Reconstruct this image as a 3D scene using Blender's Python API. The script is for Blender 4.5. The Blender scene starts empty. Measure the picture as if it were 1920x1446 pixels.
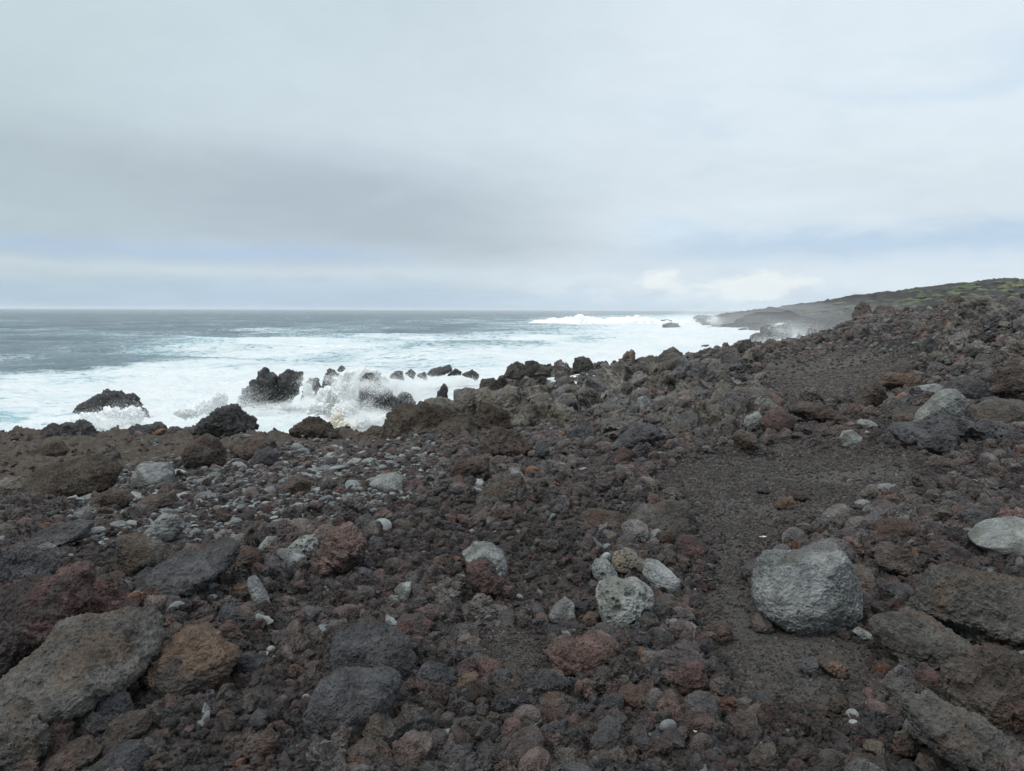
import bpy, math, random
import numpy as np
from mathutils import Matrix, Vector

# ------------------------------------------------------------------ camera
F = 1400.0                      # focal length in pixels of the 1920 x 1446 photograph
PITCH = math.radians(5.79)
ROLL = math.radians(0.19)
CAM_Z = 1.6
SEA = -5.5 + CAM_Z              # height of the sea surface
scene = bpy.context.scene
C = scene.collection
cam = bpy.data.objects.new("camera", bpy.data.cameras.new("camera"))
C.objects.link(cam)
cam.data.sensor_width = 36.0
cam.data.lens = F / 1920 * 36.0
cam.data.clip_start = 0.05
cam.data.clip_end = 60000
cam.matrix_world = (Matrix.Translation((0, 0, CAM_Z)) @ Matrix.Rotation(math.radians(90) - PITCH, 4, 'X')
                    @ Matrix.Rotation(ROLL, 4, 'Z'))
scene.camera = cam

# ------------------------------------------------------------------ light
SUN_EL, SUN_AZ = math.radians(50), math.radians(-118)      # from +Y towards +X
SUN_POW, SKY_K = 1.5, 0.1
sd = bpy.data.lights.new("sun", 'SUN')
sd.energy = SUN_POW; sd.angle = math.radians(14); sd.color = (1.0, 0.97, 0.92)
sun = bpy.data.objects.new("sun", sd); C.objects.link(sun)
v = Vector((math.cos(SUN_EL) * math.sin(SUN_AZ), math.cos(SUN_EL) * math.cos(SUN_AZ), math.sin(SUN_EL)))
sun.rotation_euler = v.to_track_quat('Z', 'Y').to_euler()
vs = scene.view_settings
vs.view_transform = 'Standard'; vs.look = 'None'; vs.gamma = 1; vs.exposure = 0.0; vs.use_curve_mapping = False


def lin(r, g, b):
    f = lambda c: c / 255 / 12.92 if c / 255 <= 0.04045 else ((c / 255 + 0.055) / 1.055) ** 2.4
    return (f(r), f(g), f(b))


class NT:
    """small helper for writing node trees"""
    def __init__(s, tree): s.t = tree; s.n = tree.nodes; s.l = tree.links
    def new(s, typ, **kw):
        n = s.n.new(typ)
        for k, val in kw.items(): setattr(n, k, val)
        return n
    def put(s, sock, val):
        if isinstance(val, bpy.types.NodeSocket): s.l.new(val, sock)
        elif isinstance(val, (tuple, list)) and len(val) == 3 and sock.type == 'RGBA': sock.default_value = (*val, 1)
        else: sock.default_value = val
    def m(s, op, a, b=0.0, c=None, clamp=False):
        n = s.new('ShaderNodeMath', operation=op, use_clamp=clamp)
        s.put(n.inputs[0], a); s.put(n.inputs[1], b)
        if c is not None: s.put(n.inputs[2], c)
        return n.outputs[0]
    def vm(s, op, a, b=(0, 0, 0)):
        n = s.new('ShaderNodeVectorMath', operation=op)
        s.put(n.inputs[0], a)
        if op == 'SCALE': s.put(n.inputs['Scale'], b)
        else: s.put(n.inputs[1], b)
        return n.outputs[0]
    def mix(s, f, a, b, typ='MIX'):
        n = s.new('ShaderNodeMix', data_type='RGBA', blend_type=typ)
        s.put(n.inputs[0], f); s.put(n.inputs[6], a); s.put(n.inputs[7], b)
        return n.outputs[2]
    def rng(s, x, a, b, c=0.0, d=1.0, smooth=True):
        n = s.new('ShaderNodeMapRange', interpolation_type='SMOOTHSTEP' if smooth else 'LINEAR')
        s.put(n.inputs[0], x)
        for i, val in enumerate((a, b, c, d)): s.put(n.inputs[i + 1], val)
        return n.outputs[0]
    def noise(s, vec, scale, detail=5, rough=0.55, dist=0.0, typ='FBM'):
        n = s.new('ShaderNodeTexNoise', noise_type=typ)
        if vec is not None: s.put(n.inputs['Vector'], vec)
        s.put(n.inputs['Scale'], scale); n.inputs['Detail'].default_value = detail
        n.inputs['Roughness'].default_value = rough; n.inputs['Distortion'].default_value = dist
        return n.outputs[0]
    def ramp(s, x, stops, interp='LINEAR'):
        n = s.new('ShaderNodeValToRGB'); r = n.color_ramp; r.interpolation = interp
        while len(r.elements) < len(stops): r.elements.new(0.5)
        for e, (p, c) in zip(r.elements, stops): e.position = p; e.color = (*c, 1)
        s.put(n.inputs[0], x)
        return n.outputs[0]


# ---- overcast sky: Nishita sky seen through cloud layers laid out by direction
world = bpy.data.worlds.new("World"); scene.world = world; world.use_nodes = True
w = NT(world.node_tree); w.n.clear()
sky = w.new('ShaderNodeTexSky', sky_type='NISHITA', sun_disc=False, sun_elevation=SUN_EL, sun_rotation=SUN_AZ)
tc = w.new('ShaderNodeTexCoord').outputs['Generated']
d = w.vm('NORMALIZE', tc)
sx = w.new('ShaderNodeSeparateXYZ'); w.put(sx.inputs[0], d)
dx, dy, dz = sx.outputs
el = w.m('MULTIPLY', w.m('ARCSINE', dz), 57.2958)
az = w.m('MULTIPLY', w.m('ARCTAN2', dx, dy), 57.2958)
cz = w.m('MAXIMUM', dz, 0.0)
pl = w.new('ShaderNodeCombineXYZ')                      # flat cloud layer overhead
w.put(pl.inputs[0], w.m('DIVIDE', dx, w.m('ADD', cz, 0.12)))
w.put(pl.inputs[1], w.m('DIVIDE', dy, w.m('ADD', cz, 0.12)))
pl.inputs[2].default_value = 3.1
P = pl.outputs[0]
band = w.new('ShaderNodeCombineXYZ')                    # long flat streaks low over the horizon
w.put(band.inputs[0], w.m('MULTIPLY', az, 0.075)); w.put(band.inputs[1], w.m('MULTIPLY', el, 0.27)); band.inputs[2].default_value = 7.7
B = band.outputs[0]
puff = w.new('ShaderNodeCombineXYZ')
w.put(puff.inputs[0], w.m('MULTIPLY', az, 0.28)); w.put(puff.inputs[1], w.m('MULTIPLY', el, 0.62)); puff.inputs[2].default_value = 1.3
U = puff.outputs[0]
n1 = w.noise(P, 0.55, 6, 0.5, 0.3)
n2 = w.noise(B, 1.0, 6, 0.52, 0.4)
n3 = w.noise(U, 1.0, 7, 0.58, 0.3)
elw = w.m('ADD', el, w.m('MULTIPLY', w.m('SUBTRACT', n2, 0.5), 5.0))
col = w.ramp(w.m('DIVIDE', elw, 24.0), [
    (0.00, lin(184, 204, 221)), (0.09, lin(194, 211, 223)), (0.14, lin(190, 205, 217)), (0.22, lin(184, 199, 210)),
    (0.34, lin(190, 206, 217)), (0.50, lin(204, 219, 228)), (0.95, lin(205, 221, 229))])
right = w.rng(w.m('ADD', az, w.m('MULTIPLY', w.m('SUBTRACT', n1, 0.5), 26.0)), -14.0, 16.0)
col = w.mix(w.m('MULTIPLY', right, 0.8), col, lin(224, 236, 245))
# blue-ish thinner stretches on the right
thin = w.m('MULTIPLY', w.rng(n2, 0.5, 0.68), w.rng(az, 0.0, 18.0))
thin = w.m('MULTIPLY', thin, w.rng(el, 22.0, 10.0))
col = w.mix(w.m('MULTIPLY', thin, 0.7), col, lin(199, 219, 237))
# dark grey cloud base, left of centre
gz = lambda x, c0, s_: w.m('POWER', 2.718, w.m('MULTIPLY', w.m('POWER', w.m('DIVIDE', w.m('SUBTRACT', x, c0), s_), 2.0), -1.0))
tilt = w.m('ADD', el, w.m('MULTIPLY', az, 0.12))
bank = w.m('MULTIPLY', gz(w.m('ADD', tilt, w.m('MULTIPLY', w.m('SUBTRACT', n2, 0.5), 5.0)), 6.0, 3.0), w.rng(az, 13.0, -8.0))
bank = w.m('MULTIPLY', bank, w.rng(n1, 0.2, 0.6, 0.55, 1.0))
col = w.mix(w.m('MULTIPLY', bank, 0.75), col, lin(172, 185, 196))
# left: greener grey
col = w.mix(w.m('MULTIPLY', w.rng(az, -14.0, -36.0), 0.35), col, lin(186, 204, 206))
# strip of brightness and blue just over the horizon
strip = w.m('MULTIPLY', gz(w.m('ADD', el, w.m('MULTIPLY', w.m('SUBTRACT', n3, 0.5), 1.2)), 2.7, 0.55), w.rng(az, 6.0, -6.0))
col = w.mix(w.m('MULTIPLY', strip, 0.75), col, lin(206, 220, 228))
blue = w.m('MULTIPLY', gz(w.m('ADD', el, w.m('MULTIPLY', w.m('SUBTRACT', n3, 0.5), 1.5)), 4.0, 0.7), w.rng(az, -4.0, -16.0))
col = w.mix(w.m('MULTIPLY', blue, 0.7), col, lin(178, 200, 226))
low = w.m('MULTIPLY', gz(el, 0.0, 1.4), 1.0)
col = w.mix(w.m('MULTIPLY', low, w.rng(az, 10.0, -20.0, 0.45, 0.9)), col, lin(181, 205, 226))
# bright cumulus above the point
c1 = w.m('MULTIPLY', gz(az, 10.8, 2.7), gz(el, 2.2, 1.1))
c2 = w.m('MULTIPLY', gz(az, 18.0, 5.4), gz(el, 1.9, 1.25))
c3 = w.m('MULTIPLY', w.m('MULTIPLY', gz(az, 27.0, 9.0), gz(tilt, 13.2, 1.9)), 0.45)
cm = w.m('ADD', w.m('MAXIMUM', w.m('MULTIPLY', c1, 0.9), c2), w.m('MULTIPLY', w.m('SUBTRACT', n3, 0.5), 1.5))
cum = w.rng(cm, 0.45, 0.80)
cum = w.m('MAXIMUM', cum, w.m('MULTIPLY', c3, w.rng(n2, 0.3, 0.7)))
gap = w.m('MULTIPLY', gz(w.m('ADD', el, w.m('MULTIPLY', w.m('SUBTRACT', n3, 0.5), 3.0)), 4.6, 1.2), w.rng(az, 4.0, 22.0))
col = w.mix(w.m('MULTIPLY', gap, 0.75), col, lin(186, 211, 235))
col = w.mix(w.m('MULTIPLY', cum, 0.95), col, lin(238, 245, 247))
n4 = w.noise(P, 1.4, 8, 0.6, 0.5)
grain = w.m('ADD', w.m('ADD', 1.0, w.m('MULTIPLY', w.m('SUBTRACT', n1, 0.5), 0.22)), w.m('ADD', w.m('MULTIPLY', w.m('SUBTRACT', n4, 0.5), 0.10), w.m('MULTIPLY', w.m('SUBTRACT', n3, 0.5), 0.09)))
col = w.vm('SCALE', col, grain)
lowb = w.m('MULTIPLY', w.m('MULTIPLY', gz(w.m('ADD', el, w.m('MULTIPLY', w.m('SUBTRACT', n3, 0.5), 2.0)), 1.7, 1.0), w.rng(az, -6.0, 8.0)), w.rng(n3, 0.35, 0.6))
col = w.mix(w.m('MULTIPLY', lowb, 0.55), col, lin(228, 238, 243))
zen = w.rng(el, 26.0, 78.0)                             # thick pale cloud overhead
col = w.mix(zen, col, (2.1, 2.2, 2.28))
col10 = w.vm('SCALE', col, 1.0 / SKY_K)
skc = w.mix(0.985, sky.outputs[0], col10)
bg = w.new('ShaderNodeBackground'); w.put(bg.inputs[0], skc); bg.inputs[1].default_value = SKY_K
out = w.new('ShaderNodeOutputWorld'); w.l.new(bg.outputs[0], out.inputs[0])

# ------------------------------------------------------------------ numpy noise
_r = np.random.RandomState(7)
_perm = np.concatenate([_r.permutation(256)] * 4).astype(np.int32)
_g3 = _r.normal(size=(256, 3)).astype(np.float32); _g3 /= np.linalg.norm(_g3, axis=1)[:, None]
_j3 = _r.rand(256, 3).astype(np.float32)


def _hash(ix, iy, iz):
    return _perm[_perm[_perm[ix & 255] + (iy & 255)] + (iz & 255)]


def perlin(P):
    P = np.asarray(P, np.float32)
    I = np.floor(P).astype(np.int32); f = P - I
    u = f * f * f * (f * (f * 6 - 15) + 10)
    acc = []
    for cx in (0, 1):
        for cy in (0, 1):
            for cz_ in (0, 1):
                g = _g3[_hash(I[:, 0] + cx, I[:, 1] + cy, I[:, 2] + cz_)]
                acc.append(g[:, 0] * (f[:, 0] - cx) + g[:, 1] * (f[:, 1] - cy) + g[:, 2] * (f[:, 2] - cz_))
    L = lambda a, b, t: a + (b - a) * t
    x0 = L(L(acc[0], acc[1], u[:, 2]), L(acc[2], acc[3], u[:, 2]), u[:, 1])
    x1 = L(L(acc[4], acc[5], u[:, 2]), L(acc[6], acc[7], u[:, 2]), u[:, 1])
    return L(x0, x1, u[:, 0]) * 1.5


def fbm(P, octv=5, mode='fbm', gain=0.5, lac=2.03, seed=0.0):
    P = np.asarray(P, np.float32) + np.float32(seed * 17.31)
    a, tot, s = 1.0, 0.0, 0.0
    for i in range(octv):
        n = perlin(P)
        if mode == 'ridge': n = 1 - 2 * np.abs(n)
        elif mode == 'billow': n = 2 * np.abs(n) - 0.5
        tot = tot + a * n; s += a
        a *= gain; P = P * lac + 5.17
    return tot / s


def worley(P, seed=0, dim=3):
    P = np.asarray(P, np.float32) + np.float32(seed * 9.73)
    I = np.floor(P).astype(np.int32); f = P - I
    f1 = np.full(len(P), 9.0, np.float32); f2 = f1.copy(); hid = np.zeros(len(P), np.int32)
    for ox in (-1, 0, 1):
        for oy in (-1, 0, 1):
            for oz in ((-1, 0, 1) if dim == 3 else (0,)):
                h = _hash(I[:, 0] + ox, I[:, 1] + oy, I[:, 2] + oz)
                j = _j3[h]
                dz_ = (oz + j[:, 2] - f[:, 2]) if dim == 3 else 0.0
                dd = (ox + j[:, 0] - f[:, 0]) ** 2 + (oy + j[:, 1] - f[:, 1]) ** 2 + dz_ ** 2
                closer = dd < f1
                f2 = np.where(closer, f1, np.minimum(f2, dd)); hid = np.where(closer, h, hid); f1 = np.where(closer, dd, f1)
    return np.sqrt(f1), np.sqrt(f2), hid


sstep = lambda x, a, b: (lambda t: t * t * (3 - 2 * t))(np.clip((x - a) / (b - a), 0, 1))

# ------------------------------------------------------------------ camera rays
R3 = np.array(cam.matrix_world.to_3x3())


def rays(px, py):
    px = np.atleast_1d(np.asarray(px, float)); py = np.atleast_1d(np.asarray(py, float))
    c = np.stack([(px - 960) / F, -(py - 723) / F, -np.ones_like(px)], 1)
    return c @ R3.T


def at(px, py, Y):
    r = rays(px, py)
    return np.array([0, 0, CAM_Z]) + r * (np.asarray(Y) / r[:, 1])[:, None]


def project(X):
    c = (np.asarray(X, float) - np.array([0, 0, CAM_Z])) @ R3
    return 960 + F * c[:, 0] / -c[:, 2], 723 - F * c[:, 1] / -c[:, 2]


def poly_d(px, py, poly):
    """signed distance in pixels, positive inside"""
    px = np.asarray(px, np.float32); py = np.asarray(py, np.float32)
    ins = np.zeros(px.shape, bool); dm = np.full(px.shape, 1e9, np.float32)
    n = len(poly)
    for i in range(n):
        (x0, y0), (x1, y1) = poly[i], poly[(i + 1) % n]
        if y0 != y1:
            ins ^= ((y0 > py) != (y1 > py)) & (px < (x1 - x0) * (py - y0) / (y1 - y0) + x0)
        ex, ey = x1 - x0, y1 - y0
        t = np.clip(((px - x0) * ex + (py - y0) * ey) / (ex * ex + ey * ey + 1e-9), 0, 1)
        dm = np.minimum(dm, np.hypot(px - x0 - t * ex, py - y0 - t * ey))
    return np.where(ins, dm, -dm)


# ------------------------------------------------------------------ shape of the land
# heights relative to the eye, at given distances; the first number of a pair only fixes the bearing
ROWS = {
    0.4: [(960, -1.6)],
    2.2: [(960, -1.6)],
    4.0: [(0, -1.45), (480, -1.57), (960, -1.6), (1400, -1.62), (1750, -1.55), (1920, -1.45)],
    7.0: [(0, -1.95), (480, -1.88), (960, -1.7), (1400, -1.62), (1920, -1.40)],
    12.0: [(0, -2.72), (480, -2.68), (960, -2.2), (1300, -1.9), (1600, -1.7), (1920, -1.2)],
    18.0: [(0, -3.38), (480, -3.42), (700, -3.5), (960, -3.25), (1100, -2.95), (1300, -2.45), (1600, -1.75), (1760, -1.45), (1920, -0.9)],
    21.0: [(0, -4.0), (300, -3.95), (600, -4.0), (760, -4.1), (960, -3.8), (1100, -3.35), (1300, -2.65), (1600, -1.85), (1920, -0.6)],
    24.0: [(0, -5.6), (300, -5.6), (640, -5.8), (700, -6.0), (760, -5.6), (840, -4.9), (960, -4.3), (1100, -3.6), (1300, -2.9), (1600, -1.85), (1920, -0.25)],
    26.0: [(0, -6.6), (600, -6.6), (740, -6.2), (840, -5.2), (960, -4.3), (1100, -3.7), (1300, -3.0), (1600, -1.85), (1740, -1.05), (1920, 0.0)],
    32.0: [(0, -7.0), (700, -7.0), (800, -6.2), (880, -5.2), (1000, -4.1), (1100, -3.9), (1300, -3.1), (1600, -1.65), (1720, -0.7), (1920, 0.38)],
    42.0: [(760, -7.0), (860, -6.2), (940, -4.9), (1050, -3.6), (1200, -3.6), (1300, -3.15), (1450, -2.7), (1600, -1.2), (1750, 0.0), (1920, 0.42)],
    55.0: [(960, -7.0), (1080, -6.4), (1200, -5.2), (1300, -4.0), (1380, -3.4), (1450, -3.2), (1560, -1.7), (1620, -0.5), (1920, 0.5)],
    75.0: [(1200, -7.5), (1330, -6.5), (1410, -4.6), (1480, -3.7), (1560, -2.6), (1620, -0.7), (1920, 0.5)],
    110.0: [(1380, -8.0), (1460, -6.4), (1530, -4.9), (1580, -3.7), (1650, -1.4), (1920, 0.6)],
    160.0: [(1430, -8.0), (1530, -5.8), (1600, -3.4), (1700, -1.0), (1920, 0.8)],
    230.0: [(1240, -8.5), (1330, -6.2), (1400, -5.2), (1500, -3.4), (1600, -0.5), (1750, 2.0), (1920, 4.0)],
    300.0: [(1230, -9.0), (1310, -6.3), (1345, -2.7), (1420, -0.4), (1500, 2.2), (1640, 7.0), (1760, 10.2), (1880, 13.1), (1960, 11.4), (2200, 9.0)],
    345.0: [(1250, -9.0), (1330, -4.0), (1420, -1.0), (1500, 1.0), (1640, 3.0), (1760, 6.0), (1880, 9.5), (2200, 8.0)],
    450.0: [(1250, -9.0), (1500, -6.0), (2200, -4.0)],
}
_ry = np.log(np.array(sorted(ROWS)))
SAND = [[(1330, 1190), (1345, 1060), (1320, 1000), (1290, 930), (1240, 890), (1330, 865), (1480, 850), (1600, 850), (1700, 870), (1640, 930),
         (1560, 960), (1480, 980), (1430, 1010), (1400, 1060), (1415, 1180), (1600, 1210), (1640, 1260), (1500, 1330), (1390, 1300)],
        [(1420, 722), (1520, 690), (1620, 665), (1720, 680), (1700, 720), (1600, 742), (1480, 747)],
        [(930, 1250), (900, 1205), (980, 1190), (1020, 1220), (1010, 1260)]]
SHELF = [(-900, 700), (300, 745), (640, 745), (760, 810), (720, 848), (540, 850), (420, 860), (250, 884), (150, 930), (90, 985), (-900, 1060)]
PEBBLE = [(110, 960), (230, 880), (330, 850), (560, 850), (800, 850), (860, 880), (760, 930), (640, 975), (600, 1005), (440, 1005), (250, 1030), (150, 1010)]


def base_z(x, y):
    """smooth height of the land (world z)"""
    x = np.asarray(x, np.float64); y = np.maximum(np.asarray(y, np.float64), 0.41)
    px = 960 + F * x / y
    stack = np.stack([np.interp(px, [p for p, _ in ROWS[k]], [z for _, z in ROWS[k]]) for k in sorted(ROWS)])
    tot = 0
    for q in (0.95, 1.0, 1.05):
        ly = np.clip(np.log(y * q), _ry[0], _ry[-1] - 1e-6)
        i = np.clip(np.searchsorted(_ry, ly, side='right') - 1, 0, len(_ry) - 2)
        t = (ly - _ry[i]) / (_ry[i + 1] - _ry[i])
        k = np.arange(len(i))
        tot = tot + stack[i, k] * (1 - t) + stack[i + 1, k] * t
    return tot / 3 + CAM_Z


def zones(x, y, z):
    px, py = project(np.stack([x, y, z], 1))
    nz = fbm(np.stack([x, y, 0 * np.asarray(x)], 1) * 1.3, 4, seed=61); nz2 = fbm(np.stack([x, y, 0 * np.asarray(x)], 1) * 1.3, 4, seed=62)
    px0, py0 = px, py; wob_ = np.clip(F / np.maximum(y, 2.0) * 0.35, 8, 90)
    px = px + wob_ * nz; py = py + wob_ * 0.45 * nz2
    sand = np.zeros(len(x))
    for s in SAND: sand = np.maximum(sand, sstep(poly_d(px, py, s), -34, 22))
    shelf = sstep(poly_d(px, py, SHELF), -14, 10) * (y > 9) * (y < 40)
    peb = sstep(poly_d(px, py, PEBBLE), -25, 10) * (y < 25)
    return px0, py0, sand, shelf, peb


def ground(x, y, full=False):
    x = np.asarray(x, float); y = np.asarray(y, float)
    z0 = base_z(x, y)
    px, py, sand, shelf, peb = zones(x, y, z0)
    P = np.stack([x, y, z0 * 0.6], 1)
    calm = 1 - 0.6 * sand
    near = sstep(y, 22, 9)
    coast = sstep(y, 13, 24) * sstep(z0 - CAM_Z, -1.7, -2.6)
    far = sstep(y, 60, 200)
    coast = coast * (1 - 0.55 * sstep(y, 38, 60))
    ridge = 0.7 * sstep(y, 14, 26) * sstep(px, 1500, 1700)
    h = 0.05 * fbm(P * 0.9, 3, seed=1) * calm
    h += (0.085 + 0.04 * (1 - near)) * calm * (1 - shelf) * fbm(P * 1.9, 6, 'billow', 0.6, seed=2)
    f1, f2, _ = worley(P * np.array([2.6, 2.6, 2.6]) + 0.25 * fbm(P * 3, 2)[:, None], 3)
    lump = (1 - np.clip(f1 * 1.15, 0, 1) ** 2)
    h += calm * (0.04 + 0.13 * (1 - near) * (1 - 0.7 * far)) * (1 - shelf) * (lump - 0.4)
    f1, f2, _ = worley(P * 0.85 + 0.3 * fbm(P * 1.3, 3)[:, None], 5)
    h += (0.55 * coast + 0.26 * ridge) * calm * ((1 - np.clip(f1 * 1.1, 0, 1) ** 2) - 0.45)
    h += (0.62 * coast + 0.28 * ridge) * calm * (fbm(P * 0.42, 6, 'ridge', 0.55, seed=4) - 0.05)
    # smooth crusted lumps of the shelf at the left
    f1, f2, _ = worley(P * np.array([0.8, 0.8, 0.8]) + 0.2 * fbm(P * 1.5, 3)[:, None], 8)
    h += shelf * (0.46 * (np.sqrt(np.clip(1 - (f1 * 1.05) ** 2, 0, 1)) - 0.5) + 0.26 * (fbm(P * 1.9, 6, 'ridge', 0.6, seed=6) - 0.62) - 0.04)
    h += far * (1.5 * fbm(P * 0.08, 6, 'ridge', 0.55, seed=9) + 0.9 * fbm(P * 0.35, 4, 'billow', seed=10))
    h += 0.011 * np.clip(sand, 0.25, 1) * sstep(y, 11, 6) * fbm(P * 24, 4, 'billow', 0.6, seed=71)
    h *= sstep(y, 0.3, 2.0)
    z = z0 + h
    if full: return z, px, py, sand, shelf, peb, coast, far
    return z


def hit(px, py, ymax=420.0):
    """where the rays through these pixels meet the land"""
    px = np.atleast_1d(np.asarray(px, float)); py = np.atleast_1d(np.asarray(py, float))
    r = rays(px, py); r = r / r[:, 1:2]
    Ys = np.geomspace(1.8, ymax, 260)
    res = np.full(len(px), np.nan)
    for s in range(0, len(px), 400):
        rr = r[s:s + 400]
        X = rr[:, None, :] * Ys[None, :, None]
        zz = base_z(X[..., 0].ravel(), X[..., 1].ravel()).reshape(X.shape[:2])
        below = (X[..., 2] + CAM_Z) < zz
        k = below.argmax(1); ok = below.any(1)
        k = np.maximum(k, 1)
        a = np.arange(len(rr))
        g0 = X[a, k - 1, 2] + CAM_Z - zz[a, k - 1]; g1 = X[a, k, 2] + CAM_Z - zz[a, k]
        t = g0 / (g0 - g1 + 1e-9)
        res[s:s + 400] = np.where(ok, Ys[k - 1] + (Ys[k] - Ys[k - 1]) * t, np.nan)
    return res


# ------------------------------------------------------------------ mesh helpers
def mesh_from(name, V, Fc, smooth=True):
    me = bpy.data.meshes.new(name)
    V = np.asarray(V, np.float32); Fc = np.asarray(Fc, np.int32)
    k = Fc.shape[1]
    me.vertices.add(len(V)); me.vertices.foreach_set('co', V.ravel())
    me.loops.add(Fc.size); me.loops.foreach_set('vertex_index', Fc.ravel())
    me.polygons.add(len(Fc))
    me.polygons.foreach_set('loop_start', np.arange(0, Fc.size, k, dtype=np.int32))
    me.polygons.foreach_set('use_smooth', np.full(len(Fc), smooth))
    me.update(calc_edges=True); me.validate()
    return me


def attr(me, name, vals):
    a = me.attributes.new(name, 'FLOAT', 'POINT'); a.data.foreach_set('value', np.asarray(vals, np.float32))


def obj(name, me, mat=None, label=None, cat=None, group=None, kind=None, parent=None, loc=None):
    o = bpy.data.objects.new(name, me); C.objects.link(o)
    if mat is not None and not me.materials: me.materials.append(mat)
    if label: o['label'] = label
    if cat: o['category'] = cat
    if group: o['group'] = group
    if kind: o['kind'] = kind
    if parent: o.parent = parent
    if loc is not None: o.location = loc
    return o


def ico(n):
    t = (1 + 5 ** 0.5) / 2
    V = [(-1, t, 0), (1, t, 0), (-1, -t, 0), (1, -t, 0), (0, -1, t), (0, 1, t), (0, -1, -t), (0, 1, -t), (t, 0, -1), (t, 0, 1), (-t, 0, -1), (-t, 0, 1)]
    V = np.array(V, float); V /= np.linalg.norm(V, axis=1)[:, None]
    T = np.array([(0, 11, 5), (0, 5, 1), (0, 1, 7), (0, 7, 10), (0, 10, 11), (1, 5, 9), (5, 11, 4), (11, 10, 2), (10, 7, 6), (7, 1, 8),
                  (3, 9, 4), (3, 4, 2), (3, 2, 6), (3, 6, 8), (3, 8, 9), (4, 9, 5), (2, 4, 11), (6, 2, 10), (8, 6, 7), (9, 8, 1)])
    for _ in range(n):
        E = np.sort(np.concatenate([T[:, [0, 1]], T[:, [1, 2]], T[:, [2, 0]]]), axis=1)
        U_, inv = np.unique(E, axis=0, return_inverse=True); inv = inv.ravel()
        M = V[U_].mean(1); M /= np.linalg.norm(M, axis=1)[:, None]
        m = inv.reshape(3, -1) + len(V); V = np.vstack([V, M])
        a, b, c = T.T; ab, bc, ca = m
        T = np.concatenate([np.stack(q, 1) for q in ((a, ab, ca), (b, bc, ab), (c, ca, bc), (ab, bc, ca))])
    return V, T


ICO = {k: ico(k) for k in (2, 3, 4, 5, 6)}


def vnormals(V, T):
    n = np.cross(V[T[:, 1]] - V[T[:, 0]], V[T[:, 2]] - V[T[:, 0]])
    N = np.zeros_like(V)
    for k in range(3):
        for c in range(3): N[:, c] += np.bincount(T[:, k], n[:, c], len(V))
    return N / (np.linalg.norm(N, axis=1)[:, None] + 1e-12)


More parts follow.
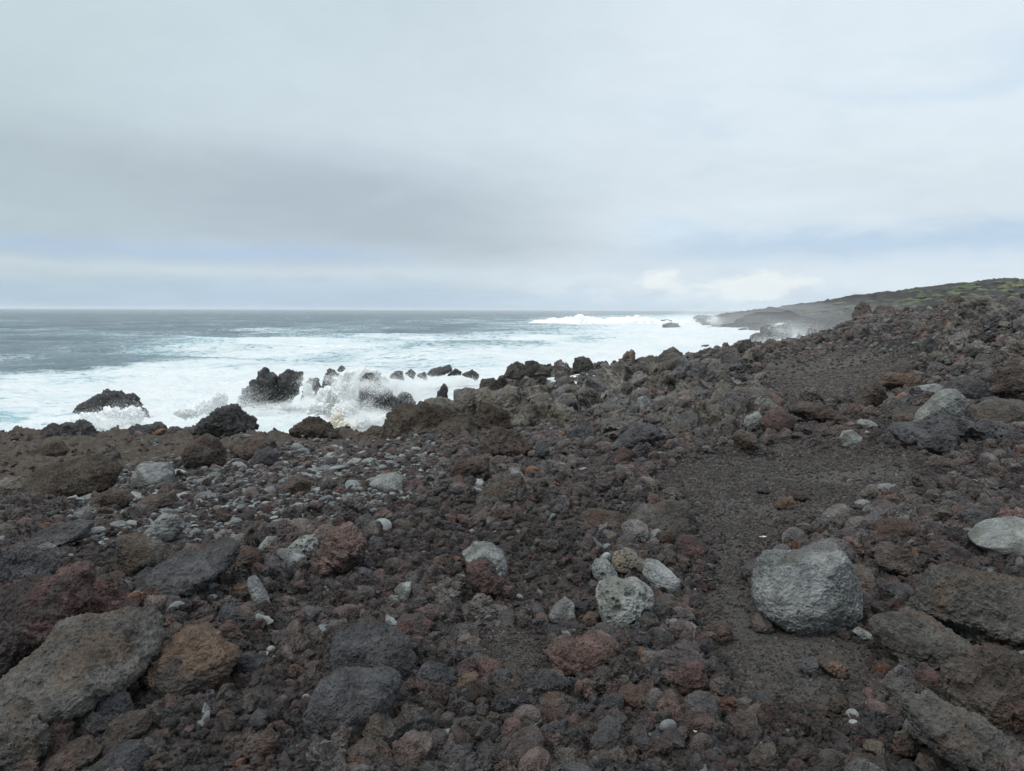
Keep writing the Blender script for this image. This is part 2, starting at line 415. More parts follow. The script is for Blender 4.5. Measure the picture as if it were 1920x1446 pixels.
def roughen(V, T, style, size, seed):
    """surface relief of a rock; V in metres, size = typical radius in metres"""
    N = vnormals(V, T); Q = V / size + seed * 3.77
    if style == 'clinker':           # spiny, lumpy scoria
        Q2 = Q + 0.22 * np.stack([perlin(Q * 1.7 + k * 9) for k in range(3)], 1)
        dsp = 0.13 * fbm(Q2 * 1.5, 2, 'billow') + 0.17 * fbm(Q2 * 2.3, 5, 'ridge', 0.62) + 0.06 * fbm(Q2 * 6.0, 4, 'billow', 0.65)
        f1, _, _ = worley(Q2 * 3.0, seed)
        dsp -= 0.11 * np.clip(1 - f1 * 1.8, 0, 1)
    elif style == 'smooth':
        dsp = 0.07 * fbm(Q * 1.1, 3) + 0.022 * fbm(Q * 5, 5, 'fbm', 0.6)
    elif style == 'boulder':         # worn boulder with fine pits and shallow dents
        dsp = 0.07 * fbm(Q * 1.0, 3) + 0.055 * fbm(Q * np.array([3.2, 3.2, 4.5]), 5, 'ridge', 0.6)
        f1, _, _ = worley(Q * 9.0, seed); dsp -= 0.02 * np.clip(1 - f1 * 2.2, 0, 1) * (fbm(Q * 1.6, 2, seed=3) > 0.0)
    elif style == 'pitted':
        dsp = 0.05 * fbm(Q * 1.2, 3)
        for sc, am, th in ((1.7, 0.26, 0.50), (3.6, 0.12, 0.42), (8.0, 0.045, 0.40)):
            f1, _, h = worley(Q * sc, seed)
            dsp -= am * sstep(f1, th, th * 0.45) * ((h % 10) < 6)
        dsp += 0.02 * fbm(Q * 7, 4)
    elif style == 'slab':            # layered, platy, cracked on top
        dsp = 0.10 * fbm(Q * 1.2, 3) + 0.115 * fbm(Q * np.array([2.2, 2.2, 4.5]), 6, 'ridge', 0.58) - 0.09 * np.clip(1 - worley(Q * 3.4, seed)[0] * 1.7, 0, 1)
    elif style == 'crag':            # sea-worn outcrops
        Q2 = Q + 0.3 * np.stack([perlin(Q * 1.3 + k * 9) for k in range(3)], 1)
        dsp = 0.19 * fbm(Q2 * 1.3, 2, 'ridge') + 0.19 * fbm(Q2 * 2.7, 6, 'billow', 0.6)
        dsp -= 0.08 * np.clip(1 - worley(Q2 * 2.7, seed)[0] * 1.7, 0, 1) + 0.06 * np.clip(1 - worley(Q2 * 6.0, seed + 3)[0] * 1.6, 0, 1)
        dsp += 0.07 * fbm(Q2 * 8.0, 4, 'billow', 0.65)
    elif style == 'jag':             # broken aa blocks
        Q2 = Q + 0.2 * np.stack([perlin(Q * 1.2 + k * 9) for k in range(3)], 1)
        dsp = 0.26 * fbm(Q2 * 1.15, 2, 'ridge') + 0.26 * fbm(Q2 * 2.4, 5, 'billow', 0.62)
        dsp -= 0.09 * np.clip(1 - worley(Q2 * 2.2, seed)[0] * 1.5, 0, 1) + 0.05 * np.clip(1 - worley(Q2 * 4.8, seed + 3)[0] * 1.6, 0, 1)
        dsp += 0.13 * fbm(Q2 * 5.5, 5, 'billow', 0.66)
    elif style == 'mound':           # crusted, rounded shelf rock
        dsp = 0.13 * fbm(Q * 1.1, 3) + 0.12 * fbm(Q * 4.0, 6, 'billow', 0.62)
    else:                            # block: broken faces
        dsp = 0.10 * fbm(Q * 1.3, 3) + 0.10 * fbm(Q * 2.8, 6, 'ridge', 0.58)
    if style in ('slab', 'block', 'boulder', 'mound', 'pitted'):
        dsp = dsp + (0.05 if style != 'pitted' else 0.014) * fbm(Q * 11.0, 4, 'billow', 0.65) - 0.03 * np.clip(1 - np.abs(perlin(Q * 1.9 + 4.4)) * 14, 0, 1)
    return V + N * (dsp * size)[:, None]


def facets(V, rs, n, lo=0.62, hi=0.92, soft=0.85, up=None):
    for _ in range(n):
        nn = rs.normal(size=3)
        if up is not None: nn += up
        nn /= np.linalg.norm(nn)
        ex = np.maximum(V @ nn - rs.uniform(lo, hi), 0)
        V = V - nn * (ex * soft)[:, None]
    return V


def rock_mesh(name, seed, style, lvl, ax=(1, 1, 1), nf=9):
    """loose stone of about unit radius"""
    rs = np.random.RandomState(seed)
    V, T = ICO[lvl]; V = V.copy()
    if style in ('clinker', 'jag'):                     # broken, off-round pieces
        V = V * (1 + 0.42 * fbm(V * 1.1 + seed * 1.7, 2))[:, None]
        V = facets(V, rs, nf, 0.34, 0.88, 1.0)
    else: V = facets(V, rs, nf, 0.5, 0.88, 0.95)
    V *= np.array(ax)
    V = roughen(V, T, style, 1.0, seed)
    return mesh_from(name, V, T)

# ------------------------------------------------------------------ materials
def principled(name):
    m = bpy.data.materials.new(name); m.use_nodes = True
    t = NT(m.node_tree); t.n.clear()
    b = t.new('ShaderNodeBsdfPrincipled'); o = t.new('ShaderNodeOutputMaterial'); t.l.new(b.outputs[0], o.inputs[0])
    return m, t, b


def bump(t, b, h, strength, dist):
    n = t.new('ShaderNodeBump'); n.inputs['Strength'].default_value = strength; n.inputs['Distance'].default_value = dist
    t.put(n.inputs['Height'], h); t.l.new(n.outputs[0], b.inputs['Normal'])


def rock_mat(name, dark, mid, light, stain=None, stain_amt=0.0, scale=1.0, rough=0.9, bstr=0.7, grain=60.0, world=True, spec=0.25, vary=None):
    """dark / mid / light: colours of the stone itself in broad mottling; stain: iron-red or lichen patches"""
    m, t, b = principled(name)
    if world:
        pos = t.new('ShaderNodeNewGeometry').outputs['Position']
    else:                                               # loose stones: pattern rides on the stone, offset per stone
        oi = t.new('ShaderNodeObjectInfo')
        pos = t.vm('ADD', t.vm('SCALE', t.new('ShaderNodeTexCoord').outputs['Object'], 0.1),
                   t.vm('SCALE', oi.outputs['Location'], 3.0))
    big = t.noise(pos, 3.0 * scale, 3, 0.55, 0.4)
    med = t.noise(pos, 14.0 * scale, 6, 0.62, 0.3)
    fine = t.noise(pos, grain * scale, 4, 0.65)
    x = t.m('ADD', t.m('MULTIPLY', big, 0.45), t.m('ADD', t.m('MULTIPLY', med, 0.4), t.m('MULTIPLY', fine, 0.35)))
    col = t.ramp(x, [(0.44, tuple(q * 0.75 for q in dark)), (0.57, mid), (0.72, tuple(q * 1.15 for q in light))])
    if vary:                                            # stone-to-stone hue
        rc = t.ramp(t.new('ShaderNodeObjectInfo').outputs['Random'], vary, 'CONSTANT')
        col = t.mix(1.0, col, rc, 'MULTIPLY')
    if stain:
        s = t.noise(pos, 5.0 * scale, 5, 0.6, 0.6)
        f = t.m('MULTIPLY', t.rng(s, 0.48, 0.60), stain_amt)
        col = t.mix(f, col, stain)
    t.put(b.inputs['Base Color'], col)
    t.put(b.inputs['Roughness'], rough); b.inputs['Specular IOR Level'].default_value = spec
    vor = t.new('ShaderNodeTexVoronoi', feature='F1'); t.put(vor.inputs['Vector'], pos); vor.inputs['Scale'].default_value = grain * 0.9 * scale
    ves = t.rng(vor.outputs[0], 0.0, 0.42)
    h = t.m('ADD', t.m('ADD', t.m('MULTIPLY', med, 1.2), t.m('MULTIPLY', fine, 0.6)), t.m('MULTIPLY', ves, 0.22))
    bump(t, b, h, min(1.0, bstr * 1.3), 0.07 / scale)
    return m


M = {}
VARY = [(0.0, (1.0, 0.95, 0.92)), (0.2, (0.85, 0.88, 0.93)), (0.38, (1.12, 1.02, 0.97)), (0.50, (0.68, 0.72, 0.78)), (0.62, (1.22, 0.98, 0.92)),
        (0.72, (0.95, 0.95, 0.97)), (0.82, (1.5, 1.52, 1.54)), (0.89, (1.35, 1.0, 0.90)), (0.92, (1.1, 1.05, 0.95)), (0.985, (1.9, 1.2, 0.88))]
VFAR = [(0.0, (1.0, 0.97, 0.95)), (0.3, (0.8, 0.83, 0.86)), (0.55, (1.2, 1.16, 1.1)), (0.8, (0.65, 0.67, 0.7)), (0.92, (1.2, 0.98, 0.9))]
M['loose'] = rock_mat('scoria', (0.050, 0.046, 0.045), (0.102, 0.094, 0.092), (0.170, 0.159, 0.156), (0.12, 0.075, 0.058), 0.3, 1.0, 0.92, 0.8, 70, False, vary=VARY)
M['grit'] = rock_mat('cinder_grit', (0.06, 0.055, 0.053), (0.104, 0.097, 0.093), (0.16, 0.15, 0.144), (0.11, 0.075, 0.06), 0.2, 1.0, 0.92, 0.6, 60, False, vary=[(0, (1, 1, 1)), (0.3, (0.75, 0.76, 0.78)), (0.6, (1.25, 1.22, 1.2)), (0.85, (1.3, 1.0, 0.88)), (0.93, (1.5, 1.5, 1.52))])
M['crag'] = rock_mat('coast_crag', (0.038, 0.036, 0.035), (0.088, 0.083, 0.080), (0.150, 0.144, 0.138), (0.085, 0.07, 0.045), 0.4, 1.0, 0.92, 0.9, 60, False, vary=VFAR)
M['beach'] = rock_mat('beach_stone', (0.07, 0.074, 0.076), (0.11, 0.117, 0.119), (0.16, 0.169, 0.17), None, 0, 1.0, 0.75, 0.3, 60, False,
                      vary=[(0.0, (1, 1, 1)), (0.3, (0.8, 0.82, 0.86)), (0.55, (1.25, 1.25, 1.22)), (0.72, (0.7, 0.66, 0.64)), (0.86, (1.5, 1.5, 1.45))])
M['gry'] = rock_mat('grey_stone', (0.085, 0.090, 0.090), (0.165, 0.174, 0.174), (0.26, 0.268, 0.265), (0.085, 0.085, 0.075), 0.75, 1.0, 0.85, 0.6, 55)
M['pal'] = rock_mat('pale_stone', (0.10, 0.107, 0.104), (0.18, 0.19, 0.184), (0.265, 0.272, 0.258), (0.11, 0.11, 0.09), 0.7, 1.0, 0.85, 0.5, 55)
M['tan'] = rock_mat('tan_stone', (0.12, 0.095, 0.075), (0.2, 0.165, 0.125), (0.28, 0.235, 0.19), (0.15, 0.14, 0.13), 0.6, 1.0, 0.9, 0.6, 55)
M['cha'] = rock_mat('charcoal_rock', (0.030, 0.031, 0.034), (0.062, 0.063, 0.068), (0.11, 0.11, 0.115), (0.08, 0.065, 0.055), 0.3, 1.0, 0.88, 0.8, 55)
M['brn'] = rock_mat('brown_lava', (0.035, 0.029, 0.025), (0.072, 0.060, 0.052), (0.125, 0.108, 0.096), (0.11, 0.055, 0.038), 0.4, 1.0, 0.92, 0.9, 55)
M['sla'] = rock_mat('slab_rock', (0.038, 0.036, 0.034), (0.082, 0.078, 0.072), (0.145, 0.139, 0.13), (0.13, 0.085, 0.055), 0.45, 1.0, 0.9, 0.9, 50)
M['red'] = rock_mat('red_lava', (0.045, 0.033, 0.032), (0.095, 0.060, 0.056), (0.145, 0.095, 0.088), (0.062, 0.057, 0.056), 0.9, 1.0, 0.92, 0.9, 55)
M['pnk'] = rock_mat('pink_clinker', (0.07, 0.050, 0.045), (0.145, 0.097, 0.086), (0.23, 0.158, 0.138), (0.085, 0.075, 0.07), 0.7, 1.0, 0.92, 0.9, 55)
M['org'] = rock_mat('rust_rock', (0.062, 0.044, 0.034), (0.118, 0.080, 0.057), (0.17, 0.122, 0.092), (0.072, 0.064, 0.059), 0.9, 1.0, 0.92, 0.9, 50)
M['olv'] = rock_mat('shore_lava', (0.036, 0.030, 0.024), (0.074, 0.062, 0.050), (0.12, 0.103, 0.085), (0.085, 0.048, 0.034), 0.35, 0.5, 0.9, 1.0, 60)
M['wth'] = rock_mat('weathered_lava', (0.075, 0.070, 0.062), (0.150, 0.142, 0.128), (0.225, 0.215, 0.195), (0.16, 0.13, 0.085), 0.6, 0.5, 0.9, 0.8, 50)
M['cst'] = rock_mat('coast_lava', (0.036, 0.034, 0.032), (0.078, 0.073, 0.068), (0.135, 0.128, 0.12), (0.085, 0.07, 0.045), 0.5, 0.4, 0.9, 1.0, 60)
M['wet'] = rock_mat('wet_lava', (0.022, 0.022, 0.022), (0.045, 0.045, 0.044), (0.075, 0.074, 0.072), None, 0, 0.4, 0.36, 1.0, 60, spec=0.5)

m, t, b = principled('foam')
t.put(b.inputs['Base Color'], (0.76, 0.78, 0.78)); t.put(b.inputs['Roughness'], 0.9)
b.inputs['Specular IOR Level'].default_value = 0.1
pos = t.new('ShaderNodeNewGeometry').outputs['Position']
bump(t, b, t.noise(pos, 3.0, 8, 0.65), 0.5, 0.2)
M['foam'] = m
m2_ = m.copy(); m2_.name = 'silty_foam'; [n for n in m2_.node_tree.nodes if n.type == 'BSDF_PRINCIPLED'][0].inputs['Base Color'].default_value = (0.74, 0.70, 0.60, 1)
M['silty'] = m2_
m, t, b = principled('spray')
t.put(b.inputs['Base Color'], (0.96, 0.97, 0.97)); t.put(b.inputs['Roughness'], 1.0); b.inputs['Specular IOR Level'].default_value = 0.0
b.inputs['Transmission Weight'].default_value = 0.0
tr = t.new('ShaderNodeBsdfTranslucent'); t.put(tr.inputs[0], (0.96, 0.97, 0.97))
ms = t.new('ShaderNodeMixShader'); ms.inputs[0].default_value = 0.5
t.l.new(b.outputs[0], ms.inputs[1]); t.l.new(tr.outputs[0], ms.inputs[2])
tp = t.new('ShaderNodeBsdfTransparent'); m2 = t.new('ShaderNodeMixShader'); m2.inputs[0].default_value = 0.25
t.l.new(ms.outputs[0], m2.inputs[1]); t.l.new(tp.outputs[0], m2.inputs[2])
t.l.new(m2.outputs[0], [n for n in t.n if n.type == 'OUTPUT_MATERIAL'][0].inputs[0])
M['spray'] = m
for key, nm, c, rg in (('shell', 'shell', (0.5, 0.48, 0.44), 0.6), ('scrap', 'yellowed_scrap', (0.68, 0.64, 0.45), 0.6), ('wood', 'driftwood', (0.2, 0.185, 0.165), 0.85),
                       ('ochre', 'ochre_scrap', (0.42, 0.26, 0.07), 0.8)):
    m, t, b = principled(nm)
    pos = t.new('ShaderNodeNewGeometry').outputs['Position']
    n = t.noise(pos, 60, 5)
    t.put(b.inputs['Base Color'], t.mix(n, tuple(x * 0.75 for x in c), tuple(min(1, x * 1.2) for x in c))); t.put(b.inputs['Roughness'], rg)
    bump(t, b, n, 0.4, 0.01)
    M[key] = m
m, t, b = principled('shrub_leaf')
rc = t.ramp(t.new('ShaderNodeObjectInfo').outputs['Random'], [(0, (0.038, 0.040, 0.026)), (0.4, (0.06, 0.064, 0.037)), (0.75, (0.10, 0.104, 0.058))])
t.put(b.inputs['Base Color'], t.mix(t.noise(t.new('ShaderNodeNewGeometry').outputs['Position'], 1.5, 4), rc, (0.06, 0.09, 0.03))); t.put(b.inputs['Roughness'], 0.8)
M['leaf'] = m

# ------------------------------------------------------------------ the ground sheet
m, t, b = principled('lava_ground')
pos = t.new('ShaderNodeNewGeometry').outputs['Position']
A = lambda n: t.new('ShaderNodeAttribute', attribute_name=n).outputs['Fac']
big = t.noise(pos, 0.7, 4, 0.55, 0.4); med = t.noise(pos, 6.0, 6, 0.6, 0.3); fine = t.noise(pos, 45.0, 6, 0.68); grn = t.noise(pos, 190.0, 3, 0.6)
x = t.m('ADD', t.m('MULTIPLY', med, 0.5), t.m('MULTIPLY', fine, 0.5))
c_brn = t.ramp(x, [(0.36, (0.022, 0.020, 0.019)), (0.5, (0.046, 0.041, 0.039)), (0.66, (0.085, 0.076, 0.072))])  # brown darkened below its own tone to paint shaded gaps between the stones
c_red = t.ramp(x, [(0.36, (0.028, 0.020, 0.018)), (0.5, (0.055, 0.039, 0.034)), (0.66, (0.09, 0.063, 0.054))])
c = t.mix(t.m('MULTIPLY', t.rng(big, 0.46, 0.64), 0.5), c_brn, c_red)
c_sand = t.ramp(t.m('ADD', t.m('MULTIPLY', fine, 0.5), t.m('MULTIPLY', grn, 0.5)), [(0.38, (0.044, 0.040, 0.038)), (0.52, (0.080, 0.074, 0.070)), (0.68, (0.135, 0.125, 0.118))])
c = t.mix(t.m('MULTIPLY', A('sand'), t.rng(med, 0.25, 0.55, 0.55, 1.0)), c, c_sand)
c_shelf = t.ramp(x, [(0.36, (0.036, 0.030, 0.025)), (0.5, (0.074, 0.061, 0.050)), (0.66, (0.12, 0.101, 0.084))])
c = t.mix(A('shelf'), c, c_shelf)
c_coast = t.ramp(t.m('ADD', t.m('MULTIPLY', x, 0.6), t.m('MULTIPLY', t.noise(pos, 1.6, 6, 0.62), 0.4)), [(0.36, (0.030, 0.027, 0.024)), (0.5, (0.064, 0.058, 0.052)), (0.66, (0.12, 0.112, 0.10))])
c = t.mix(A('coast'), c, c_coast)
c_far = t.ramp(t.noise(pos, 0.35, 7, 0.65), [(0.36, (0.012, 0.012, 0.012)), (0.52, (0.028, 0.027, 0.026)), (0.68, (0.055, 0.053, 0.047))])
moss = t.m('MULTIPLY', t.rng(t.noise(t.vm('MULTIPLY', pos, (1, 0.6, 1)), 0.16, 7, 0.7), 0.52, 0.66), t.m('MULTIPLY', A('moss'), 0.2))
c_far = t.mix(moss, c_far, t.ramp(t.noise(pos, 0.6, 4), [(0.35, (0.045, 0.06, 0.025)), (0.65, (0.11, 0.13, 0.05))]))
c = t.mix(A('far'), c, c_far)
wet = t.m('MULTIPLY', A('wet'), t.rng(t.noise(pos, 1.2, 5), 0.3, 0.55))
c = t.mix(t.m('MULTIPLY', wet, 0.75), c, (0.022, 0.021, 0.020))
t.put(b.inputs['Base Color'], c)
t.put(b.inputs['Roughness'], t.rng(wet, 0, 1, 0.93, 0.35)); b.inputs['Specular IOR Level'].default_value = 0.22
vor = t.new('ShaderNodeTexVoronoi', feature='F1'); t.put(vor.inputs['Vector'], pos); vor.inputs['Scale'].default_value = 34
bump(t, b, t.m('ADD', t.m('ADD', med, t.m('MULTIPLY', fine, 0.7)), t.m('ADD', t.m('MULTIPLY', grn, 0.12), t.m('MULTIPLY', vor.outputs[0], -0.3))), 0.8, 0.06)
M['ground'] = m

nt_, ny_ = 1050, 1250
tt = np.concatenate([np.linspace(-3.2, -1.02, 90), np.linspace(-1.0, 1.0, nt_ - 180), np.linspace(1.02, 3.2, 90)])
yy = np.concatenate([np.linspace(0.35, 1.7, 24)[:-1], np.geomspace(1.7, 440, ny_)])
TX, TY = np.meshgrid(tt, yy)
X_, Y_ = (TX * TY).ravel(), TY.ravel()
Z_, gpx, gpy, g_sand, g_shelf, g_peb, g_coast, g_far = ground(X_, Y_, True)
nr = len(yy)
i0 = (np.arange(nr - 1)[:, None] * nt_ + np.arange(nt_ - 1)[None]).ravel()
quads = np.stack([i0, i0 + 1, i0 + nt_ + 1, i0 + nt_], 1)
keep = (Z_[quads].max(1) > SEA - 1.6)                       # the sheet ends under the sea
me = mesh_from('lava_ground', np.stack([X_, Y_, Z_], 1), quads[keep])
attr(me, 'sand', g_sand); attr(me, 'shelf', g_shelf); attr(me, 'coast', np.clip(g_coast * (1 - g_shelf), 0, 1) * (1 - g_far)); attr(me, 'far', g_far)
attr(me, 'wet', sstep(Z_, SEA + 2.0, SEA + 0.7))
attr(me, 'moss', sstep(gpx, 1440, 1620) * sstep(Y_, 150, 220) * sstep(Z_, 0.5, 3.0))
obj('lava_ground', me, M['ground'], kind='structure')
del TX, TY, quads, keep

# ------------------------------------------------------------------ the sea
FR = [582, 588, 596, 604, 612, 620, 630, 640, 648, 656, 666, 676, 688, 698, 708, 720, 740, 900]
FC = [-400, 0, 160, 290, 450, 640, 800, 960, 1080, 1180, 1300, 1450, 1700]
FD = np.array([
    # -400  0   160  290  450  640  800  960 1080 1180 1300 1450 1700
    [.05, .05, .05, .05, .05, .05, .05, .05, .05, .05, .08, .10, .2],     # 582
    [.10, .10, .10, .10, .10, .10, .10, .10, .12, .14, .20, .40, .6],     # 588
    [.12, .12, .12, .12, .12, .12, .14, .16, .25, .40, .60, .80, .9],     # 596
    [.18, .18, .18, .16, .16, .16, .20, .28, .40, .70, .90, .95, .9],     # 604
    [.16, .16, .16, .16, .16, .18, .20, .30, .42, .60, .95, .98, .9],     # 612
    [.24, .26, .22, .18, .22, .28, .24, .26, .40, .60, .90, .98, .9],     # 620
    [.20, .20, .20, .22, .26, .30, .28, .28, .40, .62, .85, .98, .9],     # 630
    [.18, .18, .20, .34, .48, .58, .50, .45, .55, .72, .90, .98, .9],     # 640
    [.20, .22, .24, .40, .58, .74, .76, .80, .86, .90, .95, .98, .9],     # 648
    [.20, .22, .24, .36, .52, .64, .70, .80, .95, .96, .96, .98, .9],     # 656
    [.18, .18, .20, .26, .36, .44, .48, .62, .80, .95, .96, .98, .9],     # 666
    [.18, .18, .18, .22, .32, .40, .44, .58, .9, .95, .96, .98, .9],      # 676
    [.20, .20, .20, .26, .42, .55, .58, .72, .9, .95, .96, .98, .9],      # 688
    [.36, .34, .30, .50, .74, .86, .86, .9, .9, .95, .96, .98, .9],       # 698
    [.66, .66, .52, .66, .92, .98, .95, .9, .9, .95, .96, .98, .9],       # 708
    [.70, .74, .72, .90, .98, .99, .98, .95, .95, .95, .96, .98, .9],     # 720
    [.52, .54, .64, .86, .96, .99, .99, .98, .98, .98, .98, .98, .9],     # 740
    [.60, .64, .72, .90, .98, .99, .99, .99, .99, .99, .99, .99, .9]])    # 900


def foam_density(px, py):
    i = np.clip(np.searchsorted(FR, py) - 1, 0, len(FR) - 2); j = np.clip(np.searchsorted(FC, px) - 1, 0, len(FC) - 2)
    fr = np.array(FR); fc = np.array(FC)
    u = np.clip((py - fr[i]) / (fr[i + 1] - fr[i]), 0, 1); q = np.clip((px - fc[j]) / (fc[j + 1] - fc[j]), 0, 1)
    return (FD[i, j] * (1 - q) + FD[i, j + 1] * q) * (1 - u) + (FD[i + 1, j] * (1 - q) + FD[i + 1, j + 1] * q) * u


ns_, nsy = 900, 1000
ts = np.concatenate([np.linspace(-2.0, -1.02, 60), np.linspace(-1.0, 1.0, ns_ - 120), np.linspace(1.02, 2.0, 60)]); ys = np.concatenate([np.geomspace(15, 700, nsy - 120), np.geomspace(706, 9000, 120)])
TX, TY = np.meshgrid(ts, ys); sxp, syp = (TX * TY).ravel(), TY.ravel()
spx, spy = project(np.stack([sxp, syp, np.full(len(sxp), SEA)], 1))
wob = fbm(np.stack([sxp * 0.05, syp * 0.05, sxp * 0], 1), 4, seed=21)
D = foam_density(spx + 60 * wob, spy + np.clip(5 * wob * 700 / np.maximum(syp, 40), -14, 14))
fadew = sstep(syp, 2500, 400)
ph = 2.0 * fbm(np.stack([sxp * 0.012, syp * 0.012, 0 * sxp], 1), 3, seed=31)
sw = np.sin((sxp * 0.25 + syp) * 2 * math.pi / 27 + 2.2 * ph) * 0.50 + np.sin((sxp * -0.1 + syp) * 2 * math.pi / 12.5 + 4 * ph) * 0.16
ch = 0.22 * fbm(np.stack([sxp * 0.16, syp * 0.3, 0 * sxp], 1), 5, 'ridge', 0.55, seed=33) + 0.10 * fbm(np.stack([sxp * 0.8, syp * 1.0, 0 * sxp], 1), 4, 'ridge', seed=34)
sw = sw * (0.35 + 0.65 * sstep(syp, 45, 110))
hz = SEA - 0.38 * sstep(D, 0.5, 0.9) * sstep(syp, 200, 60) + fadew * (sw + ch) + np.clip(D - 0.55, 0, 1) * fadew * 0.95 * fbm(np.stack([sxp * 0.35, syp * 0.35, 0 * sxp], 1), 6, 'billow', 0.6, seed=35)
i0 = (np.arange(nsy - 1)[:, None] * ns_ + np.arange(ns_ - 1)[None]).ravel()
me = mesh_from('sea', np.stack([sxp, syp, hz], 1), np.stack([i0, i0 + 1, i0 + ns_ + 1, i0 + ns_], 1))
attr(me, 'foam', D)
attr(me, 'silt', sstep(np.hypot((spx - 640) / 60, (spy - 785) / 45), 1.0, 0.3))
m, t, b = principled('sea_water')
pos = t.new('ShaderNodeNewGeometry').outputs['Position']
st = t.vm('MULTIPLY', pos, (0.6, 1.0, 1.0))
fo = t.new('ShaderNodeAttribute', attribute_name='foam').outputs['Fac']
n_a = t.noise(st, 0.16, 8, 0.62, 0.8); n_b = t.noise(st, 0.55, 8, 0.66, 1.2); n_c = t.noise(st, 0.045, 5, 0.55, 0.5)
lace = t.m('SUBTRACT', 1.0, t.m('MULTIPLY', t.m('ABSOLUTE', t.m('SUBTRACT', n_b, 0.5)), 5.0))
nn = t.m('ADD', t.m('ADD', t.m('MULTIPLY', n_a, 0.36), t.m('MULTIPLY', lace, 0.33)), t.m('MULTIPLY', n_c, 0.33))
thr = t.rng(fo, 0.0, 1.0, 0.84, 0.22, smooth=False)
fm = t.new('ShaderNodeMapRange', interpolation_type='SMOOTHSTEP')
t.put(fm.inputs[0], nn); t.put(fm.inputs[1], t.m('SUBTRACT', thr, 0.09)); t.put(fm.inputs[2], t.m('ADD', thr, 0.14))
foamf = fm.outputs[0]
aer = t.rng(t.m('ADD', fo, t.m('MULTIPLY', t.m('SUBTRACT', n_c, 0.5), 0.7)), 0.12, 0.62)
wcol = t.mix(aer, (0.062, 0.100, 0.122), (0.27, 0.43, 0.48))
wcol = t.mix(t.m('MULTIPLY', foamf, 0.97), wcol, (0.60, 0.625, 0.63))
silt = t.new('ShaderNodeAttribute', attribute_name='silt').outputs['Fac']
blot = t.noise(st, 0.25, 7, 0.65, 1.0)
wcol = t.mix(t.m('MULTIPLY', foamf, t.rng(blot, 0.42, 0.62, 0.0, 0.32)), wcol, (0.40, 0.50, 0.53))
wcol = t.mix(t.m('MULTIPLY', silt, 0.5), wcol, (0.55, 0.44, 0.26))
t.put(b.inputs['Base Color'], wcol)
t.put(b.inputs['Roughness'], t.rng(foamf, 0, 1, 0.22, 0.9)); b.inputs['IOR'].default_value = 1.33
t.put(b.inputs['Specular IOR Level'], t.rng(foamf, 0, 1, 0.5, 0.1))
rip = t.m('ADD', t.m('MULTIPLY', t.noise(st, 0.8, 6, 0.6), 1.0), t.m('MULTIPLY', t.noise(st, 3.5, 4, 0.6), 0.35))
bump(t, b, rip, 0.9, 0.5)
obj('sea', me, m, kind='structure')
del TX, TY

# ------------------------------------------------------------------ every rock with a shape of its own
OFF = {'A': (0, 500), 'B': (640, 500), 'D': (1280, 500), 'E': (0, 966), 'G': (640, 966), 'H': (1280, 966)}
HEROES = []


def hero(reg, name, cat, label, mat, style, pts, Y=None, T=0.75, lvl=5, group=None, sink=0.0, nf=5, lean=0.25, up=0.0, sq=0.82):
    """a rock from its outline in the photograph, set at its own distance with its own depth (T x width)"""
    ox, oy = OFF[reg]
    P = np.array([(ox + a / 3.0, oy + b_ / 3.0) for a, b_ in pts])
    HEROES.append(dict(name=name, cat=cat, label=label, mat=mat, style=style, P=P, Y=Y, T=T, lvl=lvl, group=group, sink=sink, nf=nf, lean=lean, up=up, sq=sq))


# --- right foreground
hero('H', 'boulder', 'boulder', 'big rounded pale grey boulder sitting alone on the dark sand', 'gry', 'boulder', [(408,400),(440,290),(480,240),(560,208),(690,180),(780,155),(850,155),(900,190),(930,270),(970,350),(985,440),(970,530),(930,600),(860,645),(760,662),(640,655),(540,615),(470,570),(415,520),(400,460)], T=0.9, lvl=6, nf=6, lean=0.2)
hero('H', 'lava_boulder', 'boulder', 'large brown crusty boulder at the right edge above a dark gap', 'sla', 'mound', [(1350,560),(1360,480),(1420,400),(1480,340),(1580,320),(1700,335),(1800,320),(1960,330),(2060,420),(2060,740),(1900,755),(1800,725),(1690,755),(1560,690),(1480,630),(1400,590)], T=0.9, lvl=6, lean=0.3)
hero('H', 'rock_slab', 'rock', 'long leaf-shaped grey brown slab with a ragged lower edge beside the dark gap', 'sla', 'slab', [(1075,640),(1160,610),(1250,600),(1350,578),(1420,600),(1500,660),(1600,720),(1700,790),(1740,830),(1660,855),(1560,840),(1480,865),(1350,835),(1250,805),(1160,775),(1080,695)], T=0.55, lvl=6, nf=4, lean=0.5)
hero('H', 'rock_slab', 'rock', 'broad layered slab tilted down into the bottom right corner', 'sla', 'slab', [(1265,1090),(1300,1072),(1400,1100),(1440,1068),(1500,1110),(1640,1160),(1760,1210),(1880,1280),(2000,1380),(2000,1480),(1860,1450),(1740,1405),(1600,1365),(1480,1345),(1370,1355),(1290,1305),(1275,1190)], T=0.55, lvl=6, nf=4, lean=0.7)
hero('H', 'clinker_block', 'rock', 'big rough brown clinker block behind the corner slab at the right edge', 'brn', 'clinker', [(1500,900),(1560,850),(1680,850),(1760,780),(1840,770),(1940,820),(2020,900),(2020,1130),(1960,1190),(1850,1200),(1720,1180),(1600,1180),(1520,1120),(1495,1000)], T=0.8, lvl=6)
hero('H', 'reddish_rock', 'rock', 'oblong dull red rock leaning under the leaf-shaped slab', 'red', 'block', [(1288,890),(1340,865),(1420,880),(1490,930),(1495,970),(1420,990),(1330,955)], T=0.6)
hero('H', 'hollow_rock', 'rock', 'grey brown rock bridging a small dark hollow above the corner slab', 'sla', 'slab', [(1145,960),(1200,920),(1300,930),(1370,970),(1385,1005),(1300,1020),(1250,1045),(1205,1095),(1150,1050)], T=0.7)
